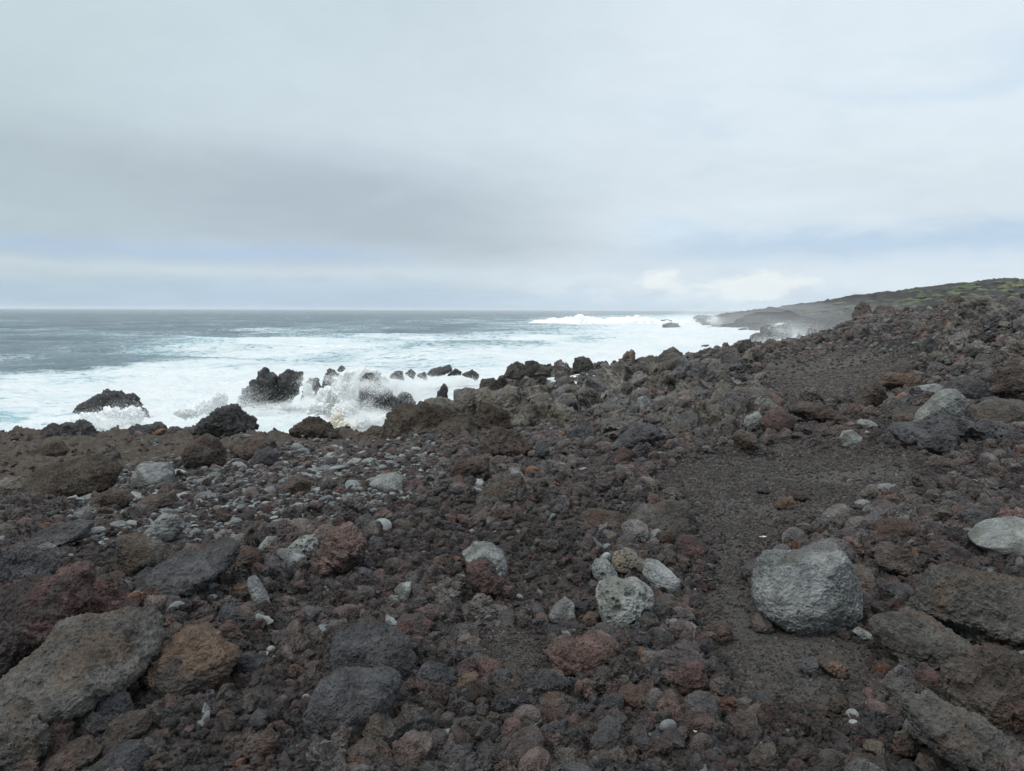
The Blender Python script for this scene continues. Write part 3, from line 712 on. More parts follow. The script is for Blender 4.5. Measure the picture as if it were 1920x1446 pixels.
hero('H', 'boulder', 'boulder', 'pale grey flat boulder cut by the right edge of the picture', 'pal', 'smooth', [(1590,150),(1680,80),(1780,40),(1880,20),(2000,40),(2060,120),(2000,215),(1880,225),(1780,228),(1680,195)], T=0.7, lvl=6)
hero('H', 'stone', 'stone', 'small brown stone tucked against the foot of the big grey boulder', 'brn', 'block', [(382,590),(430,555),(500,600),(518,640),(470,668),(400,645)], T=0.8, lvl=4)
hero('H', 'stone', 'stone', 'small flat grey stone lying right of the big grey boulder', 'gry', 'block', [(955,660),(985,630),(1060,668),(1068,698),(1000,695)], T=0.7, lvl=4)
hero('H', 'clinker', 'rock', 'brown clinker heap behind and right of the big grey boulder', 'brn', 'clinker', [(1080,130),(1090,60),(1150,30),(1280,40),(1360,80),(1370,135),(1250,160),(1130,160)], T=0.7)
hero('H', 'clinker', 'rock', 'brown clinker just right of the top of the big grey boulder', 'brn', 'clinker', [(1085,270),(1130,190),(1230,185),(1300,220),(1325,300),(1260,345),(1160,305)], T=0.8)
hero('H', 'reddish_rock', 'rock', 'dull red blocky rock on the left bank of the sandy path', 'red', 'block', [(-45,160),(0,118),(70,128),(155,190),(125,245),(20,255),(-40,225)], T=0.9)
hero('H', 'clinker', 'rock', 'rusty yellowish brown clinker on the gravel below the big grey boulder', 'org', 'clinker', [(770,830),(800,795),(860,805),(940,870),(915,915),(800,880)], T=0.7, lvl=4)
hero('H', 'clinker', 'rock', 'dark clinker touching the left of the rusty clinker below the boulder', 'cha', 'clinker', [(655,865),(690,820),(770,820),(790,880),(720,905)], T=0.8, lvl=4)
hero('H', 'clinker', 'rock', 'olive brown lump on gravel left of the hollow rock', 'olv', 'clinker', [(820,1090),(850,1030),(920,1020),(955,1085),(900,1125)], T=0.8, lvl=4)
hero('H', 'clinker', 'rock', 'wide dark clinker low in the gravel left of the corner slab', 'brn', 'clinker', [(265,1165),(330,1115),(420,1130),(445,1195),(380,1240),(300,1220)], T=0.8)
hero('H', 'clinker', 'rock', 'reddish brown clinker on the gravel left of the sandy path end', 'red', 'clinker', [(-60,920),(20,840),(110,840),(150,920),(90,980),(-20,980)], T=0.8)
hero('H', 'clinker', 'rock', 'rough dark clinker at the lower left of the big boulder beside the path', 'brn', 'clinker', [(110,660),(170,610),(250,610),(285,670),(260,720),(170,730)], T=0.8)
hero('H', 'clinker', 'rock', 'rust brown clinker heap at the bottom edge right of centre', 'brn', 'clinker', [(370,1380),(440,1310),(530,1300),(560,1370),(520,1460),(400,1470)], T=0.8)
hero('H', 'stone', 'stone', 'small brown block in the dark shade in front of the corner slab', 'brn', 'block', [(1310,1410),(1345,1352),(1420,1380),(1450,1440),(1380,1470),(1320,1460)], T=0.8, lvl=4)
hero('H', 'clinker', 'rock', 'brown lump perched on the gravel under the hollow rock', 'brn', 'clinker', [(1190,1330),(1200,1230),(1260,1210),(1300,1300),(1290,1360)], T=0.8, lvl=4)
hero('H', 'stone', 'stone', 'grey brown stone left of the foot of the corner slab', 'sla', 'block', [(1015,1310),(1050,1275),(1130,1285),(1135,1345),(1060,1350)], T=0.8, lvl=4)
# --- centre foreground
hero('G', 'pitted_stone', 'stone', 'pale grey heart-shaped stone full of rounded holes', 'pal', 'pitted', [(1425,430),(1450,380),(1540,345),(1600,360),(1660,350),(1700,380),(1758,420),(1765,480),(1740,560),(1690,615),(1600,645),(1540,668),(1480,645),(1450,560),(1428,490)], T=0.8, lvl=6, nf=2)
hero('G', 'pitted_stone', 'stone', 'tan oval stone with deep holes propped behind the heart-shaped stone', 'tan', 'pitted', [(1518,260),(1530,210),(1600,183),(1680,210),(1735,262),(1725,322),(1670,365),(1590,338),(1530,305)], T=0.6, lvl=6, nf=1)
hero('G', 'stone', 'stone', 'smooth grey stone lying behind the tan pitted stone', 'gry', 'smooth', [(1690,335),(1715,250),(1790,258),(1860,310),(1912,360),(1902,425),(1840,445),(1760,415)], T=0.8)
hero('G', 'pitted_stone', 'stone', 'small dark grey pitted stone left of the tan pitted stone', 'gry', 'pitted', [(1403,290),(1430,248),(1500,253),(1540,300),(1562,345),(1500,370),(1450,385),(1413,345)], T=0.7)
hero('G', 'stone', 'stone', 'smooth grey cone-topped stone left of the heart-shaped stone', 'gry', 'smooth', [(1163,565),(1190,520),(1260,463),(1312,500),(1332,570),(1295,600),(1230,615),(1180,600)], T=0.85, nf=3)
hero('G', 'clinker', 'rock', 'small rust orange lump between the cone-topped and heart-shaped stones', 'org', 'clinker', [(1358,585),(1390,543),(1450,558),(1457,615),(1410,640),(1365,625)], T=0.9, lvl=4)
hero('G', 'stone', 'stone', 'small charcoal cube-like stone in front of the cone-topped stone', 'cha', 'block', [(1140,655),(1180,618),(1232,638),(1235,695),(1170,705)], T=0.9, lvl=4)
hero('G', 'clinker', 'rock', 'pinkish two-lobed clinker block in front of the heart-shaped stone', 'pnk', 'clinker', [(1143,770),(1180,710),(1240,693),(1300,735),(1350,725),(1420,683),(1500,690),(1562,720),(1552,785),(1480,825),(1440,895),(1380,895),(1320,835),(1240,875),(1190,845)], T=0.6, lvl=6, nf=2)
hero('G', 'lava_boulder', 'boulder', 'charcoal craggy boulder, the upper one of the touching dark pair', 'cha', 'block', [(-85,720),(-30,658),(60,638),(200,633),(290,660),(370,720),(413,830),(385,930),(300,970),(150,960),(0,930),(-85,840)], T=0.8, lvl=6, lean=0.15, nf=5)
hero('G', 'lava_boulder', 'boulder', 'charcoal craggy boulder, the lower one of the touching dark pair', 'cha', 'block', [(-208,1110),(-170,960),(-80,868),(20,890),(150,900),(280,893),(335,930),(312,1030),(220,1095),(150,1190),(60,1270),(-100,1250),(-185,1210)], T=0.8, lvl=6, lean=0.1, nf=5)
hero('G', 'stone', 'rock', 'brown angular stone in front of the dark boulder pair', 'sla', 'block', [(108,1205),(160,1090),(212,1083),(262,1140),(342,1200),(348,1275),(270,1310),(160,1300)], T=0.9)
hero('G', 'clinker', 'rock', 'blackish low clinker right of the dark boulder pair', 'cha', 'clinker', [(418,905),(480,838),(560,828),(645,890),(645,955),(560,1000),(470,960)], T=0.8)
hero('G', 'clinker', 'rock', 'rust coloured lump between the two dark clinkers in front', 'org', 'clinker', [(618,975),(690,908),(760,898),(800,950),(740,1005),(650,1012)], T=0.8, lvl=4)
hero('G', 'clinker', 'rock', 'bluish black clinker right of the rust coloured lump', 'cha', 'clinker', [(815,925),(870,862),(950,878),(962,945),(920,992),(840,978)], T=0.9, lvl=4)
hero('G', 'stone', 'stone', 'grey stone with an overhanging lip resting on the red brown clinker', 'gry', 'block', [(678,222),(740,163),(840,168),(920,213),(933,280),(932,335),(880,315),(840,272),(700,250)], T=0.8)
hero('G', 'clinker', 'rock', 'tall red brown clinker under the lipped grey stone', 'red', 'clinker', [(698,285),(790,245),(860,285),(893,370),(882,440),(810,480),(740,415),(698,345)], T=0.8)
hero('G', 'clinker', 'rock', 'small red lump right of the tall red brown clinker', 'red', 'clinker', [(888,432),(920,388),(962,408),(963,455),(920,475)], T=0.9, lvl=4)
hero('G', 'stone', 'rock', 'smooth dull pink stone in the rubble left of centre', 'red', 'smooth', [(288,615),(340,568),(440,556),(512,600),(503,655),(420,668),(330,658)], T=0.7)
hero('G', 'clinker', 'rock', 'salmon coloured crust piece lying on the dull pink stone', 'pnk', 'clinker', [(428,552),(480,523),(550,543),(592,575),(540,595),(460,582)], T=0.7, lvl=4, up=0.01)
hero('G', 'clinker', 'rock', 'dull red brown block in the gravel at the bottom centre', 'red', 'block', [(888,1215),(930,1158),(1000,1148),(1038,1200),(1023,1278),(940,1288)], T=0.9, lvl=4)
hero('G', 'stone', 'rock', 'broad brown flattish rock right of the bottom centre gravel', 'brn', 'block', [(1090,1050),(1160,998),(1260,1018),(1293,1080),(1200,1105)], T=0.8, lvl=4)
hero('G', 'clinker', 'rock', 'dark clinker in the gravel below the pinkish two-lobed block', 'cha', 'clinker', [(1438,1190),(1500,1148),(1582,1168),(1592,1235),(1510,1265)], T=0.9, lvl=4)
hero('G', 'clinker', 'rock', 'brown clinker right of and below the pinkish two-lobed block', 'brn', 'clinker', [(1558,1000),(1600,968),(1720,978),(1743,1050),(1660,1095),(1590,1055)], T=0.8, lvl=4)
hero('G', 'clinker', 'rock', 'grey brown clinker below the heart-shaped stone on its right', 'brn', 'clinker', [(1545,700),(1600,655),(1690,665),(1720,720),(1650,750),(1570,745)], T=0.8, lvl=4)
hero('G', 'rock_slab', 'rock', 'large flat grey brown rock at the left bank of the sandy path', 'sla', 'slab', [(1600,42),(1700,-30),(1850,-62),(1960,-60),(2005,-10),(2000,72),(1850,102),(1700,84)], T=0.8)
hero('G', 'clinker', 'rock', 'dark brown broken rock left of the flat path-side rock', 'brn', 'block', [(1338,22),(1400,-22),(1560,-12),(1605,50),(1500,72),(1400,66)], T=0.8)
hero('G', 'clinker', 'rock', 'rounded brown clinker between the red block and the tan pitted stone', 'brn', 'clinker', [(1770,140),(1790,100),(1850,92),(1872,135),(1840,185),(1780,180)], T=0.9, lvl=4)
hero('G', 'clinker', 'rock', 'brown rough lump left of the tall red brown clinker', 'brn', 'clinker', [(500,330),(520,250),(570,225),(610,270),(620,350),(560,372)], T=0.9, lvl=4)
hero('G', 'stone', 'stone', 'small bluish grey stone below the rough lump by the red clinker', 'gry', 'block', [(625,365),(650,335),(695,340),(702,395),(650,402)], T=0.9, lvl=4)
hero('G', 'stone', 'stone', 'small grey upright stone in the rubble above the dull pink stone', 'gry', 'block', [(298,420),(330,385),(390,378),(400,420),(370,490),(330,480)], T=0.8, lvl=4)
hero('G', 'stone', 'stone', 'smooth bluish grey stone above the dark boulder pair', 'gry', 'smooth', [(248,500),(275,450),(320,455),(330,510),(280,538)], T=0.8, lvl=4)
hero('G', 'clinker', 'rock', 'pale reddish clinker at the upper left of the central rubble', 'red', 'clinker', [(8,200),(40,160),(110,155),(140,190),(100,220),(40,225)], T=0.8, lvl=4)
hero('G', 'stone', 'stone', 'dark grey angular stone beside the pale reddish clinker', 'cha', 'block', [(145,190),(180,135),(230,130),(250,180),(220,215),(170,215)], T=0.8, lvl=4)
hero('G', 'clinker', 'rock', 'big low brown clinker at the bottom edge left of centre', 'brn', 'clinker', [(-20,1450),(20,1350),(110,1300),(200,1330),(290,1390),(330,1470),(150,1500)], T=0.8)
hero('G', 'clinker', 'rock', 'wide dark clinker at the bottom edge right of centre', 'brn', 'clinker', [(1360,1440),(1400,1370),(1500,1350),(1600,1380),(1640,1440),(1560,1500),(1420,1490)], T=0.8)
# --- left foreground
hero('E', 'rock_slab', 'boulder', 'huge flat-topped grey brown slab in the lower left corner', 'sla', 'slab', [(-10,1010),(20,920),(130,830),(210,760),(240,690),(330,640),(460,650),(600,640),(720,640),(770,690),(845,760),(845,830),(760,900),(660,970),(560,990),(450,1070),(380,1150),(250,1208),(130,1192),(40,1132),(-40,1095)], T=0.9, lvl=6, nf=3, lean=0.8)
hero('E', 'rust_rock', 'rock', 'rust orange weathered rock beside the huge flat-topped slab', 'org', 'slab', [(828,880),(900,760),(980,690),(1090,680),(1170,710),(1230,770),(1330,800),(1300,890),(1240,935),(1170,985),(1090,1030),(1010,1040),(1030,970),(940,955),(870,920)], T=0.7, lvl=6, nf=3, lean=0.8)
hero('E', 'red_lava_mass', 'rock', 'wide purplish red lava mass at the left edge behind the huge slab', 'red', 'crag', [(-120,520),(-20,430),(100,420),(200,370),(300,330),(420,335),(445,450),(430,560),(425,640),(330,690),(240,740),(200,800),(60,840),(-120,830)], T=0.8, lvl=6, nf=3, lean=0.8)
hero('E', 'red_lava_block', 'rock', 'purplish red lava block right of the wide red mass', 'red', 'crag', [(428,470),(510,378),(600,400),(645,480),(765,520),(745,590),(620,620),(500,620),(428,590)], T=0.8, lvl=6, nf=3, lean=0.6)
hero('E', 'dark_lava_block', 'rock', 'blackish jagged lava crest at the left edge above the red mass', 'cha', 'crag', [(-60,330),(0,230),(90,190),(200,230),(290,260),(330,320),(280,380),(150,410),(20,440),(-60,440)], T=0.7, lvl=6, nf=3)
hero('E', 'overhanging_rock', 'rock', 'wedge-shaped brown grey rock jutting over a black hollow', 'sla', 'block', [(618,240),(640,130),(720,108),(830,148),(900,158),(972,240),(880,265),(800,295),(790,350),(720,390),(640,370)], T=0.7, lvl=6, nf=5, lean=0.1)
hero('E', 'rock_slab', 'rock', 'dark flat slab right of the wedge-shaped overhanging rock', 'cha', 'slab', [(765,435),(790,330),(900,280),(1050,240),(1180,188),(1292,210),(1282,305),(1180,368),(1080,430),(940,452),(830,470)], T=0.8, lvl=6, nf=4, lean=0.8)
hero('E', 'upright_stone', 'stone', 'narrow grey green stone standing upright in the brown rubble', 'gry', 'boulder', [(1393,350),(1430,338),(1470,390),(1500,450),(1522,520),(1492,563),(1440,548),(1428,480),(1400,400)], T=0.7, nf=2)
hero('E', 'clinker', 'rock', 'rounded grey clinker below the upright stone', 'cha', 'clinker', [(1218,565),(1250,513),(1310,528),(1362,572),(1342,628),(1280,632)], T=0.9, lvl=4)
hero('E', 'boulder', 'boulder', 'bluish charcoal boulder cut by the bottom edge at left', 'cha', 'boulder', [(470,1450),(560,1358),(680,1308),(760,1308),(812,1370),(825,1470),(650,1540),(500,1520)], T=0.9, lvl=6)
hero('E', 'stone', 'rock', 'squarish brown stone in front of the grey lump under the slab', 'brn', 'block', [(588,1240),(620,1158),(720,1128),(820,1118),(843,1180),(775,1290),(700,1322),(610,1300)], T=0.9)
hero('E', 'lava_lump', 'rock', 'bluish grey lump lodged under the right end of the huge slab', 'cha', 'slab', [(505,1100),(560,1008),(640,988),(700,1038),(742,1110),(640,1170),(610,1215),(520,1200)], T=0.9)
hero('E', 'stone', 'stone', 'small upright brown stone wedged under the huge slab', 'brn', 'block', [(398,1175),(440,1078),(500,1058),(533,1110),(490,1198),(430,1225)], T=0.8, lvl=4)
hero('E', 'clinker_block', 'boulder', 'rough grey brown boulder in the very bottom left corner', 'sla', 'crag', [(-90,1260),(20,1188),(130,1178),(210,1230),(255,1330),(160,1420),(60,1480),(-90,1480)], T=0.9, lvl=6)
hero('E', 'rock_slab', 'rock', 'low brown slab between the corner boulder and the bluish charcoal boulder', 'brn', 'slab', [(235,1405),(330,1328),(470,1278),(592,1330),(572,1410),(420,1450),(280,1460)], T=0.8)
hero('E', 'clinker', 'rock', 'dark clinker at the right end of the rust orange rock', 'cha', 'clinker', [(1298,855),(1350,798),(1420,788),(1492,830),(1472,885),(1370,938),(1300,930)], T=0.8)
hero('E', 'stone', 'stone', 'brown upright stone left of the gravel below the rust orange rock', 'brn', 'block', [(815,1280),(870,1218),(945,1210),(935,1300),(860,1320)], T=0.8, lvl=4)
hero('E', 'stone', 'stone', 'dark grey faceted stone in the gravel near the yellowed scrap', 'cha', 'block', [(1388,1155),(1440,1098),(1512,1108),(1523,1175),(1440,1198)], T=0.9, lvl=4)
hero('E', 'rock_slab', 'rock', 'flat brown rock in the gravel right of the rust orange rock', 'sla', 'block', [(1360,1015),(1420,995),(1500,998),(1563,1040),(1500,1088),(1420,1068)], T=0.9, lvl=4)
hero('E', 'clinker', 'rock', 'bright orange small clinker in the bottom left gravel', 'org', 'clinker', [(1233,1292),(1270,1250),(1322,1253),(1324,1295),(1250,1318)], T=0.8, lvl=4)
hero('E', 'stone', 'rock', 'dull pink brown flat stone left of the rounded grey clinker', 'red', 'block', [(1035,625),(1130,590),(1205,565),(1185,645),(1060,660)], T=0.7, lvl=4)
hero('E', 'stone', 'rock', 'large grey dome-backed stone at the edge of the pebble bed', 'gry', 'slab', [(795,140),(850,60),(930,-12),(1020,-12),(1045,62),(995,120),(850,165)], T=0.8)
hero('E', 'rock_slab', 'rock', 'dark flat slab above the red lava at the left', 'cha', 'slab', [(150,185),(200,108),(330,58),(472,68),(465,138),(300,172),(270,208),(190,220)], T=0.9, nf=4, lean=0.7)
hero('E', 'stone', 'stone', 'cream white holed stone right of the pebble bed', 'pal', 'pitted', [(1615,185),(1680,118),(1772,108),(1793,165),(1740,248),(1680,228)], T=0.6)
hero('E', 'stone', 'stone', 'smooth grey flat stone against the cream white holed stone', 'gry', 'smooth', [(1548,195),(1620,195),(1722,240),(1735,298),(1640,298)], T=0.7, lvl=4)
hero('E', 'reddish_rock', 'rock', 'rough pinkish red rock right of the cream white holed stone', 'pnk', 'crag', [(1748,305),(1780,180),(1850,90),(1960,60),(2045,150),(2025,270),(1920,340),(1800,360)], T=0.8, lvl=6)
hero('E', 'stone', 'stone', 'grey angular stone left of the cream white holed stone', 'gry', 'block', [(1455,185),(1490,128),(1552,123),(1573,175),(1510,228)], T=0.8, lvl=4)
hero('E', 'clinker', 'rock', 'lumpy grey clinker behind the dark flat slab', 'gry', 'clinker', [(1240,180),(1290,120),(1370,115),(1385,160),(1320,195)], T=0.8, lvl=4)
hero('E', 'clinker', 'rock', 'dark brown rubble heap between the dark flat slab and the upright stone', 'brn', 'clinker', [(1285,250),(1330,190),(1420,170),(1480,230),(1470,310),(1380,330),(1300,320)], T=0.8)
hero('E', 'stone', 'stone', 'smooth grey pebble lying left of the upright stone', 'gry', 'smooth', [(1158,395),(1190,383),(1255,408),(1258,430),(1190,432)], T=0.7, lvl=4)
hero('E', 'clinker', 'rock', 'orange brown clinker leaning on the upright stone', 'org', 'clinker', [(1290,440),(1320,395),(1400,390),(1415,440),(1370,465),(1310,465)], T=0.8, lvl=4)
hero('E', 'clinker', 'rock', 'brown clinker at the left margin of the dark boulder pair', 'brn', 'clinker', [(1690,900),(1720,830),(1790,830),(1830,880),(1790,935),(1720,935)], T=0.8, lvl=4)
hero('E', 'clinker', 'rock', 'grey brown clinker at the bottom edge between gravel and dark boulders', 'brn', 'clinker', [(1360,1330),(1400,1250),(1500,1210),(1560,1260),(1540,1350),(1440,1380)], T=0.8)
# --- pebble bed and brown shelf at the left
hero('A', 'boulder', 'boulder', 'smooth bluish grey boulder at the top left of the pebble bed', 'gry', 'smooth', [(745,1185),(775,1112),(860,1098),(940,1108),(978,1160),(973,1218),(870,1255),(760,1250)], T=0.8, lvl=6, nf=4)
hero('A', 'stone', 'stone', 'grey angular stone on the brown shelf left of the pebble bed', 'gry', 'block', [(403,1282),(430,1238),(490,1223),(523,1250),(485,1292)], T=0.8, lvl=4)
hero('A', 'shelf_rock', 'rock', 'broad rounded brown rock crust at the left of the shelf', 'olv', 'mound', [(165,1205),(230,1140),(330,1108),(480,1088),(560,1098),(645,1150),(625,1240),(450,1310),(200,1310)], T=0.9, lvl=6, nf=3, lean=0.5)
hero('A', 'shelf_rock', 'rock', 'round-topped reddish brown hump in the middle of the shelf', 'brn', 'mound', [(1028,1060),(1080,968),(1150,943),(1220,978),(1275,1030),(1275,1120),(1150,1145),(1050,1125)], T=0.8, lvl=6)
hero('A', 'shelf_rock', 'rock', 'low reddish crust right of the round-topped hump', 'brn', 'crag', [(1278,1015),(1340,978),(1460,968),(1533,990),(1525,1060),(1400,1100),(1300,1080)], T=0.8)
hero('A', 'dark_lava_block', 'rock', 'dark triangular rock standing at the upper edge of the pebble bed', 'cha', 'block', [(1400,1118),(1440,1048),(1500,1015),(1562,1050),(1562,1110),(1470,1130)], T=0.8)
hero('A', 'shelf_rock', 'rock', 'flat brown lump in front of the broad rounded crust', 'olv', 'mound', [(505,1345),(530,1278),(620,1242),(700,1268),(745,1310),(705,1362),(600,1372)], T=0.8)
hero('A', 'rock_slab', 'rock', 'flat dark brown slab lying below the bluish grey boulder', 'brn', 'slab', [(765,1340),(840,1288),(962,1278),(985,1335),(870,1368)], T=0.9, nf=3)
hero('A', 'stone', 'rock', 'brown three-cornered rock in the right half of the pebble bed', 'brn', 'block', [(1585,1255),(1620,1188),(1680,1168),(1743,1210),(1745,1280),(1650,1300)], T=0.8)
hero('A', 'shelf_rock', 'rock', 'domed brown shelf rock nearest the left shore edge', 'olv', 'mound', [(160,1055),(240,998),(320,988),(375,1040),(335,1080),(220,1085)], T=0.9, nf=3)
hero('A', 'shelf_rock', 'rock', 'rounded brown rock right of the reddish crust near the water', 'olv', 'mound', [(1555,965),(1620,933),(1740,948),(1753,1005),(1620,1020)], T=0.9)
hero('A', 'shelf_rock', 'rock', 'low pale brown rock at the far left of the shelf', 'wth', 'mound', [(-40,1250),(20,1190),(110,1180),(160,1230),(120,1290),(0,1300)], T=0.9, nf=3)
hero('A', 'shore_rock', 'rock', 'long dark shore rock at the left with foam behind it', 'wet', 'crag', [(195,978),(205,910),(250,878),(300,898),(360,878),(440,863),(490,878),(540,930),(595,968),(400,995)], T=0.5, lvl=6, Y=18.5, sink=0.1)
hero('A', 'shore_rock', 'rock', 'low ragged dark rock splashed with spray right of the long shore rock', 'wet', 'crag', [(705,938),(730,888),(800,878),(880,863),(918,880),(932,930),(820,950)], T=0.6, Y=18.5, sink=0.1)
hero('A', 'shore_rock', 'rock', 'dark rounded shore rock speckled with white spray in the middle', 'wet', 'crag', [(1068,905),(1150,848),(1200,798),(1260,768),(1310,773),(1360,810),(1420,850),(1445,888),(1300,925)], T=0.6, lvl=6, Y=18.5, sink=0.1)
hero('A', 'shore_rock', 'rock', 'pointed brown shore rock right beside the sandy coloured foam', 'olv', 'crag', [(1635,898),(1700,858),(1745,832),(1800,848),(1860,878),(1903,935),(1800,945),(1700,928)], T=0.6, lvl=6, Y=18.5, sink=0.1)
hero('A', 'shore_rock', 'rock', 'small dark rock on the shelf rim left of the speckled rock', 'wet', 'crag', [(940,915),(985,884),(1020,895),(1068,905),(1060,935),(970,940)], T=0.6, Y=18.5, sink=0.1)
# --- rocks standing in the surf
hero('A', 'sea_rock', 'sea rock', 'dark rounded sea rock with spray over its front, farthest left in the surf', 'wet', 'crag', [(440,815),(490,770),(550,740),(600,713),(660,713),(720,743),(755,770),(800,830),(835,905),(600,905),(470,860)], Y=37, T=0.7, lvl=6)
hero('A', 'sea_stack', 'sea rock', 'broad dark sea stack with a knob on top, left one of the touching pair', 'wet', 'crag', [(1345,775),(1390,680),(1410,652),(1458,640),(1465,600),(1490,583),(1510,605),(1548,620),(1550,700),(1535,785)], Y=43, T=0.7, lvl=6, nf=4)
hero('A', 'sea_stack', 'sea rock', 'flat-topped dark sea stack, right one of the touching pair', 'wet', 'crag', [(1520,780),(1540,700),(1560,650),(1590,610),(1630,588),(1670,603),(1697,598),(1703,635),(1660,720),(1620,785)], Y=43.6, T=0.7, lvl=6, nf=4)
hero('A', 'sea_stack', 'sea rock', 'short sea rock with white water pouring down it', 'wet', 'crag', [(1685,775),(1715,670),(1740,633),(1785,633),(1798,680),(1770,760)], Y=44, T=0.7, nf=3)
hero('A', 'sea_stack', 'sea rock', 'slanting narrow sea rock between the pouring rock and the plume', 'wet', 'crag', [(1805,720),(1820,640),(1850,580),(1880,578),(1900,610),(1875,660),(1860,720)], Y=45, T=0.7, nf=3)
hero('B', 'sea_rock', 'sea rock', 'small dark tip showing above the breaking plume', 'wet', 'crag', [(-28,585),(0,557),(22,572),(5,595)], Y=46, T=0.8, lvl=4)
hero('B', 'sea_rock', 'sea rock', 'round-headed dark rock wrapped by the breaking plume', 'wet', 'crag', [(95,790),(122,630),(150,612),(190,638),(230,668),(270,710),(318,790),(260,830),(180,830),(110,810)], Y=36, T=0.7, lvl=6, nf=3)
hero('B', 'sea_rock', 'sea rock', 'ragged low rock awash right of the round-headed rock', 'wet', 'crag', [(300,760),(340,700),(380,720),(415,770),(390,800),(330,800)], Y=37, T=0.7)
for i_, (pp, yy_, lb) in enumerate((([(272,622),(300,590),(340,588),(354,640)], 50, 'leftmost dark tooth of the low reef behind the plume'),
        ([(362,602),(390,578),(418,600),(404,632)], 50.5, 'small rounded tooth second from the left on the low reef'),
        ([(425,612),(432,598),(470,593),(488,650)], 51, 'dark tooth with white trickles in the middle of the low reef'),
        ([(478,607),(520,578),(580,568),(605,553),(622,580),(560,615)], 53, 'longest rising ridge of the low reef'),
        ([(598,612),(640,573),(682,590),(672,608)], 54, 'peaked rock right of the longest reef ridge'),
        ([(678,607),(740,583),(775,610),(762,638)], 54, 'rightmost dark rock of the low reef'))):
    hero('B', 'reef_rock', 'sea rock', lb, 'wet', 'crag', pp, Y=yy_, T=0.6, group='teeth of the low reef behind the plume', nf=3, lvl=4)
hero('B', 'sea_spike', 'sea rock', 'thin pointed dark spike of rock against the white surf', 'wet', 'crag', [(530,765),(545,710),(560,690),(575,657),(594,680),(595,770)], Y=33, T=0.8, nf=2, lvl=4)
hero('B', 'sea_stack', 'sea rock', 'lone blocky sea stack standing in far white water off the point', 'wet', 'crag', [(1803,375),(1815,330),(1850,319),(1890,324),(1906,350),(1905,375)], Y=212, T=0.8, nf=3)
hero('B', 'reef_rock', 'sea rock', 'flat far reef awash behind the lone sea stack', 'wet', 'crag', [(1690,312),(1740,298),(1850,304),(1870,310),(1780,318)], Y=290, T=0.3, lvl=4)
hero('D', 'reef_rock', 'sea rock', 'tiny flat rock awash in the white water before the far point', 'wet', 'crag', [(100,448),(120,442),(150,440),(140,450)], Y=80, T=0.5, lvl=4)
# --- shore outcrops in the middle
hero('B', 'rock_outcrop', 'outcrop', 'tan flat-topped low block beside the surf below the spike', 'wth', 'crag', [(445,790),(480,753),(560,743),(640,768),(645,810),(480,815)], Y=31, T=0.7)
hero('B', 'rock_outcrop', 'outcrop', 'tan steep-faced cliff block with a flat top', 'wth', 'slab', [(635,800),(633,700),(690,688),(740,683),(772,700),(765,825),(700,850),(650,840)], T=0.8, lvl=6, Y=30)
hero('B', 'rock_outcrop', 'outcrop', 'tan and grey weathered cliff right of the flat-topped cliff block', 'wth', 'crag', [(755,850),(750,720),(800,698),(870,718),(960,688),(1010,698),(1072,770),(1020,870),(980,910),(880,860)], T=0.7, lvl=6, Y=29)
hero('B', 'rock_outcrop', 'outcrop', 'dark rounded boulder on top of the weathered cliff', 'cst', 'crag', [(778,685),(790,638),(860,628),(882,650),(884,700),(800,710)], T=0.8, Y=31)
hero('B', 'rock_outcrop', 'outcrop', 'big brown craggy outcrop beside the foaming inlet', 'olv', 'crag', [(245,915),(290,828),(330,798),(400,813),(450,773),(530,778),(620,788),(680,830),(740,850),(765,905),(640,975),(430,1000),(240,970)], T=0.7, lvl=6, Y=21)
hero('B', 'rock_outcrop', 'outcrop', 'smooth brown dome in front of the big craggy outcrop', 'olv', 'mound', [(495,1010),(520,930),(570,878),(640,848),(720,853),(742,900),(825,965),(785,1015),(640,1030)], T=0.8, lvl=6, Y=18.3)
hero('B', 'rock_outcrop', 'outcrop', 'dark brown jagged outcrop right of the smooth dome', 'olv', 'crag', [(738,870),(790,793),(850,788),(920,818),(960,860),(985,930),(900,955),(800,945)], T=0.7, lvl=6, Y=19.5)
hero('B', 'rock_outcrop', 'outcrop', 'grey steep weathered wall with hollows at the inlet', 'wth', 'crag', [(958,890),(1010,838),(1070,788),(1090,738),(1150,738),(1190,798),(1222,788),(1280,798),(1312,810),(1395,885),(1300,940),(1140,955),(1010,945)], T=0.7, lvl=6, Y=19)
hero('B', 'rock_slab', 'rock', 'dark slab capping the grey weathered wall', 'cha', 'slab', [(1218,775),(1250,753),(1330,758),(1345,792),(1280,808)], T=0.8, Y=20)
hero('B', 'shore_rock', 'rock', 'small brown shore rock left of the big craggy outcrop', 'olv', 'crag', [(70,970),(160,908),(230,908),(255,965),(220,1000),(130,995)], T=0.8, Y=18.8)
